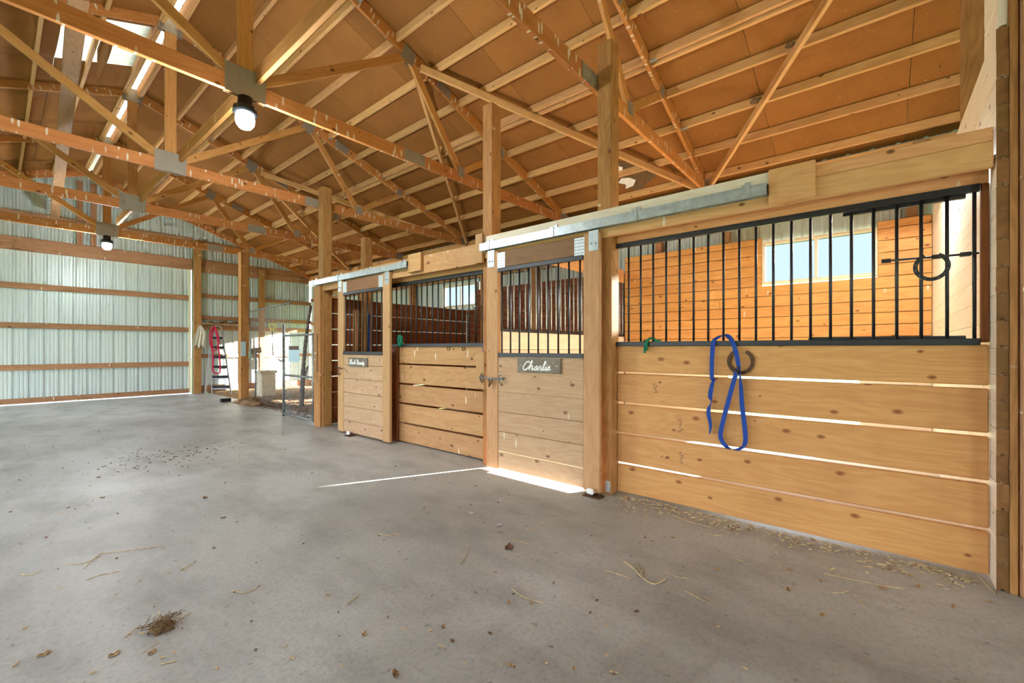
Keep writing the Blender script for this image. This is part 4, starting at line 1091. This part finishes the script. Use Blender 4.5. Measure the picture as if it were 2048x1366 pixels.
# =================================================================== FLOOR LITTER
def stalk(px, mat='straw', r=.0022, lab=None, grp='straw stalks on the concrete'):
    pts = catmull([fl(u, v, .004) for u, v in px], 4)
    return tube('straw_stalk', pts, r, mat, None, 5, label=lab, cat='straw', group=grp)
SL = 'single dry straw stalk lying on the concrete floor'
for px in ([(168, 1137), (200, 1108), (240, 1103), (326, 1091)], [(172, 1160), (200, 1150), (239, 1143)], [(130, 1127), (165, 1127), (200, 1112)],
           [(693, 1210), (706, 1198), (718, 1188)], [(463, 1181), (485, 1185), (505, 1180), (520, 1170)], [(360, 1142), (375, 1132), (392, 1122)],
           [(320, 1328), (340, 1324), (354, 1320)], [(920, 1129), (930, 1113), (938, 1096)], [(1022, 1176), (1045, 1193), (1085, 1206)],
           [(1208, 1140), (1230, 1146), (1262, 1157)], [(1327, 1142), (1350, 1152), (1376, 1157)], [(1370, 1182), (1390, 1192), (1419, 1207)],
           [(1463, 1114), (1475, 1120), (1488, 1122)], [(1549, 1123), (1558, 1131), (1566, 1136)], [(1634, 1124), (1660, 1140), (1685, 1153)],
           [(1648, 1147), (1700, 1158), (1760, 1170), (1806, 1177)], [(1939, 1128), (1960, 1155), (1992, 1190)], [(1655, 1184), (1680, 1186), (1700, 1180)],
           [(1706, 1190), (1718, 1200), (1728, 1212)], [(1345, 1030), (1375, 1042), (1425, 1055)], [(1412, 1067), (1430, 1070), (1445, 1072)],
           [(759, 1067), (775, 1071), (790, 1067), (800, 1070)], [(1574, 1072), (1590, 1085), (1602, 1096)], [(40, 1148), (60, 1150), (83, 1141)],
           [(280, 1250), (265, 1262), (250, 1275)], [(1025, 1080), (1040, 1083), (1055, 1088)], [(1053, 1056), (1062, 1060), (1070, 1064)]):
    stalk(px, lab=SL)
br = empty('forked_twig', fl(1300, 1165), 'forked pale twig lying on the concrete right of centre', 'twig')
tube('stem', catmull([fl(1247, 1122, .005), fl(1265, 1135, .006), fl(1285, 1155, .006), fl(1308, 1168, .006), fl(1332, 1157, .006)], 4), .0035, 'straw', br, 6)
for q in ([(1285, 1152), (1279, 1138), (1275, 1124)], [(1283, 1147), (1285, 1138), (1287, 1133)]): tube('side_twig', [fl(u, v, .006) for u, v in q], .002, 'straw', br, 5)
def leafshape(c, size, ang, mat, name, lab, grp, cat='leaf', lobes=0):
    n = 16; pts = []
    for k in range(n):
        t = 2 * math.pi * k / n
        rr = (1 - .45 * abs(math.sin(t))) * (1 + (lobes * .38 * math.cos(5 * t) if lobes else .12 * math.sin(3 * t + ang)))
        x, y = math.cos(t) * rr * size, math.sin(t) * rr * size * .9
        pts.append((x * math.cos(ang) - y * math.sin(ang), x * math.sin(ang) + y * math.cos(ang), .004 + .35 * size * (math.sin(t * 2 + ang) ** 2) * (.6 if not lobes else .3)))
    vs = [(0, 0, .003)] + pts + [(0, 0, .001)] + [(x, y, z - .0015) for x, y, z in pts]
    fs = [[0, 1 + k, 1 + (k + 1) % n] for k in range(n)] + [[n + 1, n + 2 + (k + 1) % n, n + 2 + k] for k in range(n)] + [[1 + k, n + 2 + k, n + 2 + (k + 1) % n, 1 + (k + 1) % n] for k in range(n)]
    return tag(mesh_obj(name, vs, fs, mat, None, c, False), lab, cat, grp)
leafshape(fl(1018, 1095), .045, .6, 'leafdark', 'oak_leaf', 'lobed brown oak leaf lying in the middle of the floor', None, 'leaf', 1)
leafshape(fl(998, 1051), .028, .2, 'paper', 'crumpled_paper', 'crumpled white scrap on the floor above the oak leaf', None, 'scrap')
leafshape(fl(942, 1027), .026, 1.0, 'paper', 'crumpled_paper', 'crumpled grey scrap on the floor left of the white scrap', None, 'scrap')
LG = 'dry tan leaf curled on the concrete floor'
for u, v, sz in ((229, 1310, .022), (305, 1306, .018), (88, 1310, .022), (729, 1269, .016), (849, 1017, .02), (1435, 1140, .018), (1579, 1141, .02), (1577, 1180, .02), (1766, 1178, .02), (1642, 1163, .016), (1838, 1174, .02), (1908, 1214, .018),
                 (1018, 1206, .015), (1063, 1208, .014), (887, 1254, .014), (1022, 1332, .014), (1346, 1076, .016), (1148, 1338, .012), (656, 1191, .012), (1645, 1232, .02), (1471, 1051, .018), (1464, 1060, .02), (1780, 1138, .014), (1232, 1034, .016), (1240, 1035, .012), (1625, 1080, .02), (1820, 1152, .016), (1980, 1205, .016), (1878, 1143, .014)):
    leafshape(fl(u, v), sz, R.uniform(0, 6), 'leaf', 'dry_leaf', LG, 'dry leaves on the concrete')
CG = 'pale wood chip lying on the concrete floor'
for _ in range(70):
    u, v = R.uniform(20, 1500), R.uniform(900, 1350)
    if u > 900 and v < 1010: continue
    p = fl(u, v); box_o = beam('wood_chip', 'chip', p + V((0, 0, .003)), p + V((R.uniform(-.02, .02), R.uniform(-.02, .02) + .006, .005)), .006, .004, None, .0008, label=CG, cat='wood chip', group='wood chips on the concrete')
# nest clump
nc = fl(325, 1258)
ne = empty('straw_clump', nc, 'matted clump of dirt and straw on the floor at lower left', 'straw clump')
hv = []; hf = []
for i in range(11):
    for j in range(11):
        a, b = i / 5 - 1, j / 5 - 1; q_ = math.hypot(a, b) or 1; m_ = max(abs(a), abs(b)) / q_ * (1 + .25 * math.sin(5 * math.atan2(b, a))); hv.append((a * .045 * m_, b * .040 * m_, .03 * max(0, 1 - max(a * a, b * b)) ** .8 + R.uniform(0, .006)))
for i in range(10):
    for j in range(10): a = i * 11 + j; hf.append([a, a + 11, a + 12, a + 1])
mesh_obj('matted_core', hv, hf, 'nest', ne, nc)
L = []
for _ in range(90):
    a = R.uniform(0, 6.3); p = nc + V((R.gauss(0, .03), R.gauss(0, .026), R.uniform(.005, .045))); d = V((math.cos(a), math.sin(a), R.uniform(-.3, .3))) * R.uniform(.012, .04)
    L.append(tube_data([p - d, p + d], .0012, 3, False))
multi('loose_fibres', L, 'nest', ne, nc, kind='stuff')
for px in ([(345, 1245), (360, 1238), (382, 1225)], [(350, 1240), (365, 1228)], [(322, 1236), (318, 1222)], [(318, 1285), (300, 1297), (282, 1308)]):
    tube('sticking_straw', [fl(u, v, .008) for u, v in px], .002, 'straw', ne, 5)
for u, v, s in ((791, 1349, .022), (205, 996, .02), (447, 1036, .018), (410, 996, .03), (980, 1268, .012), (905, 1283, .012), (1274, 1224, .014)):
    leafshape(fl(u, v), s, R.uniform(0, 6), 'nest', 'dirt_clod', 'dark crumb of dirt lying on the concrete floor', 'dirt crumbs', 'dirt')
def bypanel():
    t = R.random(); y = 1.6 - 2.0 * t; return 3.36 - abs(R.gauss(0, .13)), y, .0
debris('panel_litter', 420, bypanel, 'straw', 'fine straw and leaf litter along the foot of the near stall front', 'straw litter', (.006, .04), .2)
debris('floor_litter', 320, lambda: (R.uniform(-1.5, 3.3), R.uniform(.6, 12.5), 0), 'leafdark', 'fine dark crumbs of litter scattered over the concrete', 'litter', (.004, .018), .15)
debris('litter_patch', 150, lambda: (1.25 + R.gauss(0, .4), 6.0 + R.gauss(0, .3), 0), 'leafdark', 'dark patch of straw crumbs on the concrete at middle left', 'litter', (.006, .03), .12)
